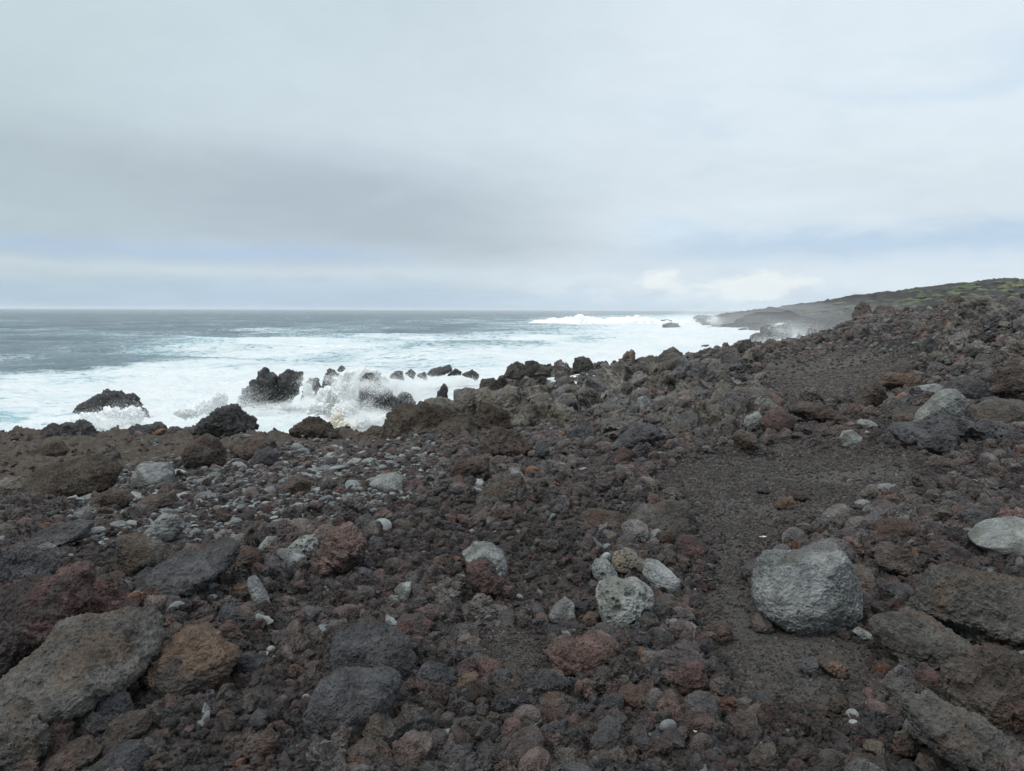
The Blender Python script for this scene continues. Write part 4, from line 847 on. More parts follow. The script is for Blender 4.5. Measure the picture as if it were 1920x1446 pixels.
for pp, yy_, lb in (([(915,620),(940,568),(990,538),(1030,558),(1038,600),(1000,632)], 34, 'craggy grey knob at the left end of the skyline outcrops'),
        ([(1032,590),(1040,538),(1080,526),(1112,555),(1133,605),(1060,620)], 35, 'tallest rounded knob beside the left end of the skyline outcrops'),
        ([(1088,610),(1130,568),(1170,573),(1178,615)], 34, 'low rounded grey knob right of the tallest rounded knob'),
        ([(1178,610),(1215,558),(1260,568),(1275,610)], 37, 'small pointed outcrop left of the mushroom-shaped block'),
        ([(1305,590),(1313,513),(1350,508),(1392,518),(1413,550),(1402,590),(1340,610)], 38, 'mushroom-shaped block standing out on the skyline'),
        ([(1440,585),(1460,533),(1490,533),(1515,570),(1480,595)], 42, 'cone-shaped outcrop right of the mushroom-shaped block'),
        ([(1525,580),(1600,538),(1645,560),(1625,600)], 44, 'low ridge left of the big skyline crag'),
        ([(1635,600),(1670,528),(1740,518),(1800,518),(1830,478),(1890,465),(1925,500),(1925,570),(1800,620)], 44, 'biggest brown crag of the skyline outcrops')):
    hero('B', 'skyline_outcrop', 'outcrop', lb, 'cst', 'crag', pp, Y=yy_, T=0.7, group='skyline outcrops above the surf', nf=4)
hero('B', 'clinker_block', 'rock', 'dark domed clinker boulder at the top right of the pebble bed', 'brn', 'clinker', [(755,1080),(800,978),(860,918),(930,928),(1000,958),(1065,1015),(1000,1072),(880,1090)], T=0.8, lvl=6)
hero('B', 'stone', 'stone', 'tall smooth grey stone leaning in the rubble above the sandy path', 'gry', 'boulder', [(1658,805),(1670,738),(1710,728),(1760,788),(1793,840),(1720,858)], T=0.7)
hero('B', 'stone', 'stone', 'greenish grey flat stone right of the tall leaning stone', 'gry', 'boulder', [(1738,755),(1800,728),(1862,738),(1873,782),(1830,818),(1780,808)], T=0.8)
hero('B', 'clinker', 'rock', 'brown knobbly block left of the dark ridge slab', 'brn', 'clinker', [(1478,965),(1500,898),(1570,888),(1593,930),(1545,988)], T=0.8)
hero('B', 'rock_slab', 'rock', 'bluish dark slab leaning across the rubble ridge', 'cha', 'slab', [(1515,1020),(1600,938),(1700,878),(1780,898),(1803,955),(1700,1022),(1600,1042)], T=0.6)
hero('B', 'reddish_rock', 'rock', 'red brown block under the bluish dark slab', 'red', 'block', [(1508,1108),(1540,1048),(1590,1018),(1643,1050),(1605,1122)], T=0.9)
hero('B', 'clinker', 'rock', 'dark clinker in front of the grey weathered wall', 'cha', 'clinker', [(1285,965),(1320,908),(1370,898),(1423,950),(1380,990)], T=0.8)
hero('B', 'rock_slab', 'rock', 'brown ragged slab below the domed clinker boulder', 'brn', 'clinker', [(605,1210),(640,1118),(720,1078),(800,1078),(833,1125),(740,1175),(660,1222)], T=0.7)
hero('B', 'stone', 'stone', 'round grey stone behind the big brown rock in the middle', 'gry', 'boulder', [(933,1180),(960,1128),(1010,1138),(1033,1195),(970,1212)], T=0.8, lvl=4)
hero('B', 'stone', 'stone', 'dark upright stone right of the domed clinker boulder', 'cha', 'block', [(1088,1068),(1100,988),(1140,978),(1173,1040),(1152,1090)], T=0.8, lvl=4)
hero('B', 'lava_boulder', 'boulder', 'low brown grey boulder in the middle of the rubble field', 'sla', 'crag', [(765,1320),(830,1228),(930,1178),(1010,1188),(1043,1285),(960,1345),(850,1358)], T=0.9, lvl=6)
hero('B', 'stone', 'stone', 'pale grey broad stone at the right end of the pebble bed', 'pal', 'boulder', [(155,1220),(230,1168),(300,1163),(343,1200),(365,1255),(250,1272)], T=0.8)
hero('B', 'stone', 'stone', 'dull red stone right beside the pale broad stone', 'red', 'block', [(348,1235),(370,1198),(440,1198),(473,1222),(435,1252)], T=0.8, lvl=4)
hero('B', 'stone', 'stone', 'pale oval stone above the right end of the pebble bed', 'pal', 'smooth', [(22,1108),(60,1078),(112,1083),(103,1115),(50,1126)], T=0.8, lvl=4)
hero('B', 'stone', 'stone', 'smooth egg-shaped bluish stone left of the central rubble', 'gry', 'smooth', [(5,1300),(30,1272),(68,1280),(70,1312),(25,1318)], T=0.8, lvl=4)
# --- right middle ground
hero('D', 'boulder', 'boulder', 'pale sail-shaped grey boulder tilted on the dark ledge', 'pal', 'boulder', [(1305,880),(1330,828),(1390,778),(1440,728),(1490,693),(1540,693),(1578,730),(1572,800),(1562,862),(1470,870),(1400,885)], T=0.6, lvl=6, nf=3)
hero('D', 'rock_ledge', 'rock', 'dark pitted ledge below the sail-shaped boulder', 'cha', 'pitted', [(1170,925),(1200,888),(1320,878),(1430,868),(1480,828),(1560,853),(1645,868),(1645,930),(1540,940),(1420,940),(1340,990),(1260,1022),(1190,965)], T=0.6, lvl=6, nf=3, lean=0.5)
hero('D', 'clinker', 'rock', 'dark crouching rock under the pitted ledge', 'cha', 'clinker', [(1330,1030),(1360,960),(1440,940),(1520,960),(1530,1020),(1440,1060)], T=0.8)
hero('D', 'rock_slab', 'rock', 'grey flat rock left of the sail-shaped boulder', 'sla', 'slab', [(1168,855),(1200,818),(1300,798),(1372,788),(1325,850),(1310,890),(1230,895)], T=0.9)
hero('D', 'rock_ledge', 'rock', 'dark arched ledge behind the sail-shaped boulder', 'cha', 'slab', [(1468,700),(1520,648),(1620,638),(1700,658),(1745,700),(1795,745),(1680,765),(1600,760)], T=0.8, lvl=6)
hero('D', 'stone', 'stone', 'smooth black stone wedged at the right above the arched ledge', 'cha', 'smooth', [(1678,625),(1700,588),(1740,598),(1778,625),(1763,672),(1700,668)], T=0.8, lvl=4)
hero('D', 'clinker_block', 'rock', 'brown mass at the right edge behind the smooth black stone', 'brn', 'crag', [(1755,700),(1780,618),(1830,578),(1930,558),(2020,600),(2020,730),(1850,760)], T=0.8, lvl=6)
hero('D', 'boulder', 'boulder', 'flat-topped grey boulder at the right edge right of the sail-shaped one', 'sla', 'boulder', [(1638,885),(1660,798),(1760,768),(1880,748),(1990,758),(2000,890),(1850,890),(1740,900)], T=0.8, lvl=6, lean=0.5)
hero('D', 'pitted_stone', 'rock', 'dark hollowed rock below the flat-topped boulder at the right edge', 'cha', 'pitted', [(1638,925),(1700,868),(1800,858),(1850,900),(1905,965),(1850,1000),(1700,1002)], T=0.7, lvl=6)
hero('D', 'stone', 'stone', 'round pale lichen-grey stone on the gravel left of the ledge', 'pal', 'boulder', [(888,965),(910,928),(960,918),(1003,960),(1008,1005),(950,1022),(900,1008)], T=0.85)
hero('D', 'stone', 'stone', 'pale flat oval stone above the round lichen-grey stone', 'pal', 'smooth', [(983,882),(1010,858),(1070,868),(1103,902),(1070,920),(1010,910)], T=0.8, lvl=4)
hero('D', 'stone', 'stone', 'pale upright angular stone on the rubble ridge', 'pal', 'block', [(328,915),(360,848),(430,803),(443,840),(422,908),(380,930)], T=0.7)
hero('D', 'reddish_rock', 'rock', 'dark red brown block right of the pale upright stone', 'red', 'block', [(438,880),(470,808),(550,798),(612,850),(625,910),(540,950),(470,932)], T=0.8)
hero('D', 'rock_slab', 'rock', 'long tilted brown slab on top of the rubble ridge', 'brn', 'slab', [(588,795),(640,758),(740,768),(830,798),(900,848),(985,872),(965,900),(840,902),(740,862),(660,842)], T=0.5, lvl=6)
hero('D', 'rock_slab', 'rock', 'sloping grey brown slab at the foot of the rubble ridge', 'sla', 'slab', [(275,955),(330,918),(400,948),(440,998),(503,1030),(493,1068),(380,1062),(310,1012)], T=0.6)
hero('D', 'clinker_block', 'rock', 'brown rubble cone behind the rubble ridge', 'brn', 'clinker', [(955,805),(1020,678),(1060,648),(1120,678),(1155,755),(1070,805)], T=0.8, lvl=6)
hero('D', 'layered_rock', 'rock', 'layered rusty brown rock on the slope above the sail-shaped boulder', 'org', 'slab', [(1125,668),(1140,608),(1250,598),(1340,618),(1355,688),(1200,702)], T=0.7)
hero('D', 'clinker_block', 'rock', 'dark round clinker heap on top of the layered rusty rock', 'brn', 'clinker', [(1175,610),(1210,568),(1250,543),(1293,558),(1305,610)], T=0.8)
hero('D', 'rock_slab', 'rock', 'pale grey flat rock left of the arched ledge', 'gry', 'slab', [(1305,708),(1350,678),(1470,663),(1495,692),(1420,728)], T=0.9)
for pp, lb in (([(1073,1263),(1120,1233),(1200,1226),(1238,1245),(1180,1270)], 'biggest pale flat stone on the sandy ground at the right'),
        ([(1238,1258),(1300,1246),(1393,1257),(1330,1276)], 'thin pale flat stone right beside the biggest one'),
        ([(1388,1303),(1440,1296),(1523,1320),(1450,1330)], 'pale pointed flat stone, rightmost of the flat ones on sand'),
        ([(968,1334),(1020,1313),(1093,1330),(1040,1350)], 'grey flat stone nearest the viewer among the flat ones on sand')):
    hero('D', 'flat_stone', 'stone', lb, 'gry', 'smooth', pp, T=0.9, group='flat stones half buried in the sand', nf=2, lvl=4)
hero('D', 'clinker', 'rock', 'dark spiky clinker on the sandy path', 'brn', 'clinker', [(575,1290),(600,1248),(660,1255),(710,1300),(650,1320)], T=0.8, lvl=4)
hero('D', 'clinker', 'rock', 'small dark clinker left of the spiky one on the path', 'cha', 'clinker', [(415,1262),(440,1220),(480,1230),(488,1270),(450,1280)], T=0.8, lvl=4)
hero('D', 'clinker', 'rock', 'yellowish brown clinker at the near end of the path', 'org', 'clinker', [(520,1350),(550,1305),(620,1300),(640,1345),(580,1362)], T=0.8, lvl=4)
hero('D', 'clinker', 'rock', 'black clinker on the gravel right of the flat stones', 'cha', 'clinker', [(1515,1340),(1560,1300),(1620,1310),(1655,1350),(1580,1365)], T=0.8, lvl=4)
# --- far shore and ridge on the right
for pp, yy_, lb in (([(285,455),(320,418),(370,413),(390,450)], 92, 'low hazy rock where the spray breaks, nearest the water'),
        ([(378,428),(390,388),(450,378),(460,348),(490,338),(500,358),(590,328),(605,375),(500,412),(420,435)], 118, 'long hazy jagged rock spine rising from the spray'),
        ([(462,470),(480,413),(520,408),(548,430),(545,460)], 72, 'dark knob at the near end of the hazy shore'),
        ([(545,460),(560,428),(600,403),(645,408),(660,450)], 76, 'wide crag right of the dark shore knob'),
        ([(640,400),(655,378),(668,382),(672,402)], 100, 'little dark tooth on the hazy shore'),
        ([(690,388),(720,348),(745,353),(755,395)], 100, 'pointed dark crag above the little tooth')):
    hero('D', 'far_shore_rock', 'outcrop', lb, 'cst', 'crag', pp, Y=yy_, T=0.7, group='hazy shore rocks by the spray', nf=3)
hero('D', 'far_point_rock', 'outcrop', 'flat dark rock shelf at the tip of the far point', 'cst', 'crag', [(105,345),(120,318),(190,308),(225,320),(225,350)], Y=238, T=0.8, nf=3)
hero('D', 'far_point_rock', 'outcrop', 'thin rock strip beyond the tip of the far point', 'cst', 'crag', [(55,292),(90,276),(170,281),(165,300)], Y=310, T=0.4, nf=3)
for pp, yy_, lb in (([(960,290),(970,218),(1000,203),(1040,213),(1058,260),(1025,305)], 60, 'big lump at the left end of the rubble ridge skyline'),
        ([(1075,270),(1110,223),(1180,228),(1200,270)], 60, 'low crest right of the big skyline lump'),
        ([(1495,205),(1505,168),(1550,163),(1585,200)], 50, 'upright knob on the rubble ridge skyline'),
        ([(1785,200),(1830,158),(1880,173),(1900,205)], 44, 'pyramid-shaped knob on the ridge skyline at the right'),
        ([(1445,320),(1460,248),(1530,238),(1585,280),(1565,330)], 48, 'reddish rough hump on the ridge slope')):
    hero('D', 'ridge_rock', 'outcrop', lb, 'red' if 'reddish' in lb else 'brn', 'clinker', pp, Y=yy_, T=0.8, group='lumps along the rubble ridge', nf=3)



def build_heroes():
    lows = []
    for h in HEROES:
        P = h['P']; cx = (P[:, 0].min() + P[:, 0].max()) / 2
        lows.append((cx, P[:, 1].max()))
    Yg = hit([a for a, _ in lows], [b_ for _, b_ in lows])
    for i, h in enumerate(HEROES):
        P = h['P']; rs = np.random.RandomState(1000 + i)
        x0, x1, y0, y1 = P[:, 0].min(), P[:, 0].max(), P[:, 1].min(), P[:, 1].max()
        Yb = h['Y'] or float(Yg[i]) if not (h['Y'] is None and np.isnan(Yg[i])) else 30.0
        if h['Y'] is None: Yb = float(Yg[i])
        wpx, hpx = x1 - x0, y1 - y0
        wm = wpx * Yb / F
        dep = h['T'] * wm / 2
        Yc = Yb + dep * 0.55
        c0 = np.array([(x0 + x1) / 2, (y0 + y1) / 2])
        ctr = at(c0[0], c0[1], Yc)[0]
        s = Yc / F
        # outline as radius by angle
        th = np.linspace(-math.pi, math.pi, 361)
        dxp, dyp = np.cos(th), -np.sin(th)
        rad = np.zeros(361); n = len(P)
        for k in range(n):
            a = P[k] - c0; e = P[(k + 1) % n] - P[k]
            den = dxp * e[1] - dyp * e[0]
            with np.errstate(divide='ignore', invalid='ignore'):
                tt_ = (a[0] * e[1] - a[1] * e[0]) / den; uu = (a[0] * dyp - a[1] * dxp) / den
            ok = (tt_ > 0) & (uu >= -1e-6) & (uu <= 1 + 1e-6) & np.isfinite(tt_)
            rad = np.where(ok & (tt_ > rad), tt_, rad)
        rad = np.where(rad <= 0, min(wpx, hpx) / 2, rad)
        k3 = np.array([1, 2, 3, 2, 1]) / 9.0
        rad[1:-1] = np.convolve(np.concatenate([rad[-3:-1], rad, rad[1:3]]), k3, 'valid')[1:-1]
        rr = rad * s
        V, T = ICO[h['lvl']]; V = V.copy()
        a_, b_, c_ = V[:, 0], V[:, 2], -V[:, 1]              # right, up, towards the eye
        rho = np.sqrt(a_ ** 2 + b_ ** 2)
        R = np.interp(np.arctan2(b_, a_), th, rr)
        q = h['sq']
        f = np.maximum(rho, 1e-9) ** q
        cc = np.sign(c_) * np.abs(c_) ** q
        Q = np.stack([a_ / np.maximum(rho, 1e-9) * f, -cc, b_ / np.maximum(rho, 1e-9) * f], 1)
        if h['nf']:
            Q = facets(Q, rs, h['nf'], 0.62, 0.92, 0.75, up=np.array([0, -0.6, 0.5]))
        hm = hpx * s / 2
        dd = dep
        W = np.stack([Q[:, 0] * R, Q[:, 1] * dd, Q[:, 2] * R], 1)
        W[:, 1] += h['lean'] * (W[:, 2] / max(hm, 1e-6)) * dd       # tops lean away so upper faces show
        size = max(0.5 * (wm / 2 + hm), 1e-3)
        W = roughen(W, T, h['style'], size * 0.9, 30 + i)
        # back to the bearing of the rock; vertical stays vertical
        o = obj(h['name'], mesh_from(h['name'], W, T), M[h['mat']], h['label'], h['cat'], h['group'])
        o.location = (ctr[0], ctr[1], ctr[2] - h['sink'] + h['up'])
        h['obj'] = o; h['pos'] = np.array(o.location); h['size'] = size; h['c'] = c0; h['w'] = wpx; h['h'] = hpx; h['Yc'] = Yc


build_heroes()

# ------------------------------------------------------------------ loose stones
VAR = [rock_mesh('clinker_shape', 100 + i, 'clinker', 5, ax=(1, 0.75 + 0.25 * ((i * 7) % 5) / 4, 0.62 + 0.2 * ((i * 3) % 4) / 3), nf=14) for i in range(10)]
VAR += [rock_mesh('jagged_shape', 180 + i, 'jag', 5, ax=(1, 0.8, 0.6 + 0.15 * (i % 3)), nf=8) for i in range(6)]
VAR += [rock_mesh('block_shape', 140 + i, 'block', 4, ax=(1, 0.8, 0.6 + 0.1 * i), nf=12) for i in range(4)]
PEB = [rock_mesh('pebble_shape', 160 + i, 'smooth', 4, ax=(1, 0.72 + 0.07 * i, 0.36 + 0.06 * i), nf=3) for i in range(4)]
SLT = [rock_mesh('flat_shape', 170 + i, 'block', 4, ax=(1, 0.7, 0.32 + 0.05 * i), nf=10) for i in range(3)]
for me in VAR: me.materials.append(M['loose'])
for me in PEB + SLT: me.materials.append(M['beach'])

rng = np.random.RandomState(5)


def scatter(n, tmin, tmax, y0, y1, k_min, s_max_fn, alpha=2.0, only_sand=False):
    """stones at random over the land; sizes follow a power law from k_min x distance upward"""
    t = rng.uniform(tmin, tmax, n); y = np.exp(rng.uniform(math.log(y0), math.log(y1), n))
    x = t * y
    z = base_z(x, y)
    px, py, sand, shelf, peb = zones(x, y, z)
    s = k_min * y * (1 - rng.rand(n)) ** (-1 / alpha)
    clump = fbm(np.stack([x * 1.1, y * 1.1, 0 * x], 1), 3, seed=40)
    smax = s_max_fn(y, sand, shelf, peb, clump)
    s = np.where(s > smax, k_min * y + (smax - k_min * y) * rng.rand(n) ** 3, s)
    s = np.maximum(s, k_min * y)
    p = np.where(z - CAM_Z < SEA - CAM_Z + 0.7, 0, 1.0) * (1 - 0.96 * sand) * (1 - 0.88 * shelf)
    p *= np.clip(0.85 + 0.9 * clump, 0.25, 1)
    if only_sand: p = np.clip(sand * 1.3, 0, 1) * np.clip(0.55 + 1.1 * clump, 0.12, 1)
    k = rng.rand(n) < p
    return x[k], y[k], s[k], px[k], py[k], sand[k], shelf[k], peb[k]


X1 = scatter(185000, -0.78, 0.78, 2.05, 75, 0.0034, lambda y, sa, sh, pb, cl: np.where(sa > 0.4, 0.016 + 0.004 * y, (0.105 + 0.006 * y) * np.clip(0.85 + 1.6 * cl, 0.35, 1.5)), 1.65)
X3 = scatter(9000, -0.1, 0.7, 2.4, 26, 0.0026, lambda y, sa, sh, pb, cl: 0.016 + 0.0045 * y + 0.02 * (rng.rand(len(y)) > 0.96), 2.2, True)
X4 = scatter(19000, -0.78, 0.78, 2.1, 20, 0.0115, lambda y, sa, sh, pb, cl: np.where(sa > 0.3, 0.03, (0.13 + 0.007 * y) * np.clip(0.8 + 1.9 * cl, 0.3, 1.5)), 1.5)
kk = (X4[5] < 0.12) & ((X4[6] < 0.25) | (rng.rand(len(X4[0])) < 0.08)) & ((X4[7] < 0.3) | (rng.rand(len(X4[0])) < 0.12))
X4 = tuple(a[kk] for a in X4)
side = [scatter(30000, a, b_, 0.9, 14, 0.0055, lambda y, sa, sh, pb, cl: (0.12 + 0.006 * y) * np.clip(0.85 + 1.6 * cl, 0.3, 1.5), 1.5) for a, b_ in ((-2.9, -0.78), (0.78, 2.9))]
X3 = tuple(np.concatenate([a, b_, c_]) for a, b_, c_ in zip(X3, *side))
nfine = len(X1[0]) + len(X3[0])
x, y, s, px, py, sand, shelf, peb = (np.concatenate([a, b_, c_]) for a, b_, c_ in zip(X1, X3, X4))
chunk = np.arange(len(x)) >= nfine
# keep the loose stones out of the big rocks' footprints
for h in HEROES:
    c = h['c']
    inside = (np.abs(px - c[0]) < h['w'] * 0.42) & (np.abs(py - c[1] - h['h'] * 0.12) < h['h'] * 0.30) & (np.abs(y - h['Yc']) < h['size'] * 1.2) & (s > 0.012)
    spx = s * F / y
    cover = chunk & (np.abs(px - c[0]) < h['w'] * 0.46 + spx * 0.2) & (py - spx * 0.55 < c[1] + h['h'] * 0.36) & (py > c[1] - h['h'] * 0.45) & (y < h['Yc'] + h['size'] * 0.8) & (y > h['Yc'] * 0.72)
    s = np.where(inside | cover, 0, s)
k = s > 0
x, y, s, px, py, sand, shelf, peb, chunk = (a[k] for a in (x, y, s, px, py, sand, shelf, peb, chunk))
z = ground(x, y)
size_px = s * F / y
inframe = (px > 8) & (px < 1912) & (py < 1440) & (py > 600)
ispeb = rng.rand(len(x)) < peb * 0.5
rot = np.stack([rng.normal(0, 0.5, len(x)), rng.normal(0, 0.5, len(x)), rng.uniform(0, 6.28, len(x))], 1)
rot[ispeb, :2] *= 0.35
var = rng.randint(0, len(VAR), len(x)); var = np.where(chunk & (rng.rand(len(x)) < 0.6), 10 + var % 10, var)
pvar = rng.randint(0, len(PEB) + len(SLT), len(x))
sclv = s[:, None] * rng.uniform(0.8, 1.2, (len(x), 3)) * 0.62
ispeb &= ~(chunk & (rng.rand(len(x)) < 0.6))
bury = np.where(ispeb, 0.08, np.where(chunk, 0.02, 0.12)) * s
sclv[chunk & ~ispeb, 2] *= 1.15

# ---- the largest ones in the picture are objects of their own
STOP = set('at in on of with right left behind above below between beside lying sitting leaning standing bridging tucked jutting cut full propped tilted under tilted, , wedged lodged resting the and across touching, perched touching against against'.split())


def short(lb):
    out = []
    for wd in lb.split():
        if wd in STOP and len(out) >= 2: break
        out.append(wd)
        if len(out) == 6: break
    return ' '.join(out).rstrip(',')


LANDMARKS = [(h['c'][0], h['c'][1], h['w'], h['h'], short(h['label'])) for h in HEROES if 60 < h['w'] and h['c'][1] > 700 and len(short(h['label']).split()) >= 3]
_seen = {}
for L in LANDMARKS: _seen[L[4]] = _seen.get(L[4], 0) + 1
LANDMARKS = [L for L in LANDMARKS if _seen[L[4]] == 1]


def relation(cx, cy):
    best = min(LANDMARKS, key=lambda L: (abs(cx - L[0]) / (40 + L[2] / 2)) + abs(cy - L[1]) / (25 + L[3] / 2))
    dx, dy = (cx - best[0]) / (best[2] / 2), (cy - best[1]) / (best[3] / 2)
    if abs(dx) > abs(dy): r = 'right of' if dx > 0 else 'left of'
    else: r = 'in front of' if dy > 0 else 'behind'
    return r, best[4]


COLN = ['brown', 'dark grey', 'brown', 'blackish', 'reddish', 'grey brown', 'grey', 'reddish', 'brown', 'rust orange']
order = np.argsort(-size_px)
big_r = [i for i in order if inframe[i] and not ispeb[i]][:290]
big_p = [i for i in order if inframe[i] and ispeb[i] and px[i] < 900][:250]
taken = np.zeros(len(x), bool)


def individual(ids, name, cat, meshes, vidx, group, noun, P, rot, sclv, px, py):
    tally = {}
    rec = []
    for i in ids:
        me = meshes[vidx[i] % len(meshes)]
        o = bpy.data.objects.new(name, me); C.objects.link(o)
        o.location = P[i]; o.rotation_euler = rot[i]; o.scale = sclv[i]
        o['category'] = cat; o['group'] = group
        rec.append((o, *relation(px[i], py[i])))
    for o, r, lm in rec: tally.setdefault((r, lm), []).append(o)
    ORD = ['largest', 'second largest', 'third largest', 'fourth largest', 'fifth largest', 'sixth largest', 'seventh largest', 'eighth largest', 'ninth largest', 'tenth largest']
    for (r, lm), os_ in tally.items():
        side = {'right of': 'right of', 'left of': 'left of', 'in front of': 'in front of', 'behind': 'behind'}[r]
        for q, o in enumerate(os_):
            o['label'] = (f"{ORD[q]} {noun} {side} the {lm}" if q < 10 else f"loose small {noun} {side} the {lm}")


PP = np.stack([x, y, z - bury + 0.3 * sclv[:, 2]], 1)
taken[big_r] = True; taken[big_p] = True
individual(big_r, 'lava_stone', 'stone', VAR, var, 'loose lava stones of the rubble field', 'lava stone', PP, rot, sclv, px, py)
individual(big_p, 'beach_pebble', 'pebble', PEB + SLT, pvar, 'grey pebbles of the pebble bed', 'grey pebble', PP, rot, sclv, px, py)

# ---- broken crags of the coast, metres across down to a hand's breadth
CRG = [rock_mesh('crag_shape', 200 + i, 'jag', 5, ax=(1, 0.8, 0.5 + 0.16 * (i % 4)), nf=9) for i in range(9)] + [rock_mesh('crag_shape', 220 + i, 'block', 4, ax=(1, 0.75, 0.5 + 0.1 * i), nf=12) for i in range(3)]
for me in CRG: me.materials.append(M['crag'])
xa, ya, sa, pxa, pya, sana, shea, peba = scatter(34000, -0.5, 0.78, 10.5, 130, 0.0078, lambda y, sa, sh, pb, cl: (0.14 + np.minimum(0.026 * y, 0.7)) * np.clip(1 + 2.2 * cl, 0.25, 2.0) * np.where(y > 32, 0.6, 1.0), 1.2)
# jagged teeth along the water's edge
te = rng.uniform(-0.09, 0.36, 2600); ye = np.exp(rng.uniform(math.log(23), math.log(72), 2600)); ze = base_z(te * ye, ye) - CAM_Z
ke = (ze > -4.9) & (ze < np.where(ye > 45, -3.0, -3.25)); ke[np.flatnonzero(ke)[260:]] = False
xe, ye, ze = te[ke] * ye[ke], ye[ke], ze[ke] + CAM_Z
pe = zones(xe, ye, ze); se = rng.uniform(0.35, 0.95, len(xe)) * (0.55 + 0.45 * (rng.rand(len(xe)) > 0.6))
xa, ya, sa, pxa, pya, sana, shea, peba = (np.concatenate(q) for q in zip((xa, ya, sa, pxa, pya, sana, shea, peba), (xe, ye, se, pe[0], pe[1], pe[2], pe[3], pe[4])))
tooth = np.arange(len(xa)) >= len(xa) - len(xe)
za = ground(xa, ya)
for cx_, cy_, r_ in ((1093, 711, 34), (1119, 733, 22), (1097, 778, 26)):       # the pools stay open
    pya = np.where(np.hypot(pxa - cx_, (pya - cy_) * 1.3) < r_, 9999, pya)
ok = (sana < 0.3) & (peba < 0.3) & (pya < 845) & (rng.rand(len(xa)) < np.where(pxa > 1450, 0.14, np.where((pxa < 1150) & (ya < 31), 0.3, 0.9))) & ((pxa > 800) | (ya > 17))
for h in HEROES:
    c = h['c']
    ok &= ~((np.abs(pxa - c[0]) < h['w'] * 0.42) & (np.abs(pya - c[1] - h['h'] * 0.1) < h['h'] * 0.4) & (np.abs(ya - h['Yc']) < h['size'] * 2.0))
    # nothing bigger may stand before a rock and hide it
    near = (ya < h['Yc']) & (ya > h['Yc'] * 0.6) & (np.abs(pxa - c[0]) < h['w'] * 0.6) & (pya > c[1]) & (pya - sa * F / ya * 1.0 < c[1] + h['h'] * 0.42)
    ok &= ~near
xa, ya, sa, pxa, pya, za, tooth = (q[ok] for q in (xa, ya, sa, pxa, pya, za, tooth))
ra = np.stack([rng.normal(0, 0.4, len(xa)), rng.normal(0, 0.4, len(xa)), rng.uniform(0, 6.28, len(xa))], 1)
ca = sa[:, None] * rng.uniform(0.75, 1.25, (len(xa), 3)) * 0.6
ca[:, 2] *= np.where(tooth, 1.9, 1.25)
va = rng.randint(0, len(CRG), len(xa)); Pa = np.stack([xa, ya, za + 0.12 * sa], 1)
oa = np.argsort(-sa / ya); oa = [q for q in oa if 8 < pxa[q] < 1912][:200]

individual(oa, 'coast_rock', 'rock', CRG, va, 'broken rocks along the rubble coast', 'coast rock', Pa, ra, ca, pxa, pya)

# ---- the uncounted rest: small stones and far rubble
def shapes(nm, meshes):
    col_ = bpy.data.collections.new(nm)
    for i, me in enumerate(meshes): col_.objects.link(bpy.data.objects.new('%s_%02d' % (nm, i), me))
    return col_


rest = ~taken
alt = rng.rand(len(x)) < 0.03                      # a sprinkling of grey stones elsewhere too
idx = np.where(ispeb | alt, len(VAR) + pvar, var)


def cloud(name, P, rot, sclv, idx, src, label):
    me = bpy.data.meshes.new(name)
    P = P.astype(np.float32)
    me.vertices.add(len(P)); me.vertices.foreach_set('co', P.ravel())
    for nm, ar in (('rot', rot), ('scl', sclv)):
        a = me.attributes.new(nm, 'FLOAT_VECTOR', 'POINT'); a.data.foreach_set('vector', ar.astype(np.float32).ravel())
    a = me.attributes.new('idx', 'INT', 'POINT'); a.data.foreach_set('value', idx.astype(np.int32))
    o = obj(name, me, kind='stuff', label=label)
    g = bpy.data.node_groups.new(name, 'GeometryNodeTree')
    g.interface.new_socket('Geometry', in_out='INPUT', socket_type='NodeSocketGeometry')
    g.interface.new_socket('Geometry', in_out='OUTPUT', socket_type='NodeSocketGeometry')
    gi, go = g.nodes.new('NodeGroupInput'), g.nodes.new('NodeGroupOutput')
    ip = g.nodes.new('GeometryNodeInstanceOnPoints'); ci = g.nodes.new('GeometryNodeCollectionInfo')
    ci.inputs['Collection'].default_value = src; ci.inputs['Separate Children'].default_value = True; ci.inputs['Reset Children'].default_value = True

    def na(nm, dt):
        n = g.nodes.new('GeometryNodeInputNamedAttribute'); n.data_type = dt; n.inputs['Name'].default_value = nm
        return n.outputs['Attribute']
    e2r = g.nodes.new('FunctionNodeEulerToRotation')
    L = g.links.new
    L(gi.outputs[0], ip.inputs['Points']); L(ci.outputs[0], ip.inputs['Instance']); ip.inputs['Pick Instance'].default_value = True
    L(na('idx', 'INT'), ip.inputs['Instance Index']); L(na('rot', 'FLOAT_VECTOR'), e2r.inputs[0]); L(e2r.outputs[0], ip.inputs['Rotation'])
    L(na('scl', 'FLOAT_VECTOR'), ip.inputs['Scale']); L(ip.outputs[0], go.inputs[0])
    mod = o.modifiers.new('stones', 'NODES'); mod.node_group = g
    return o


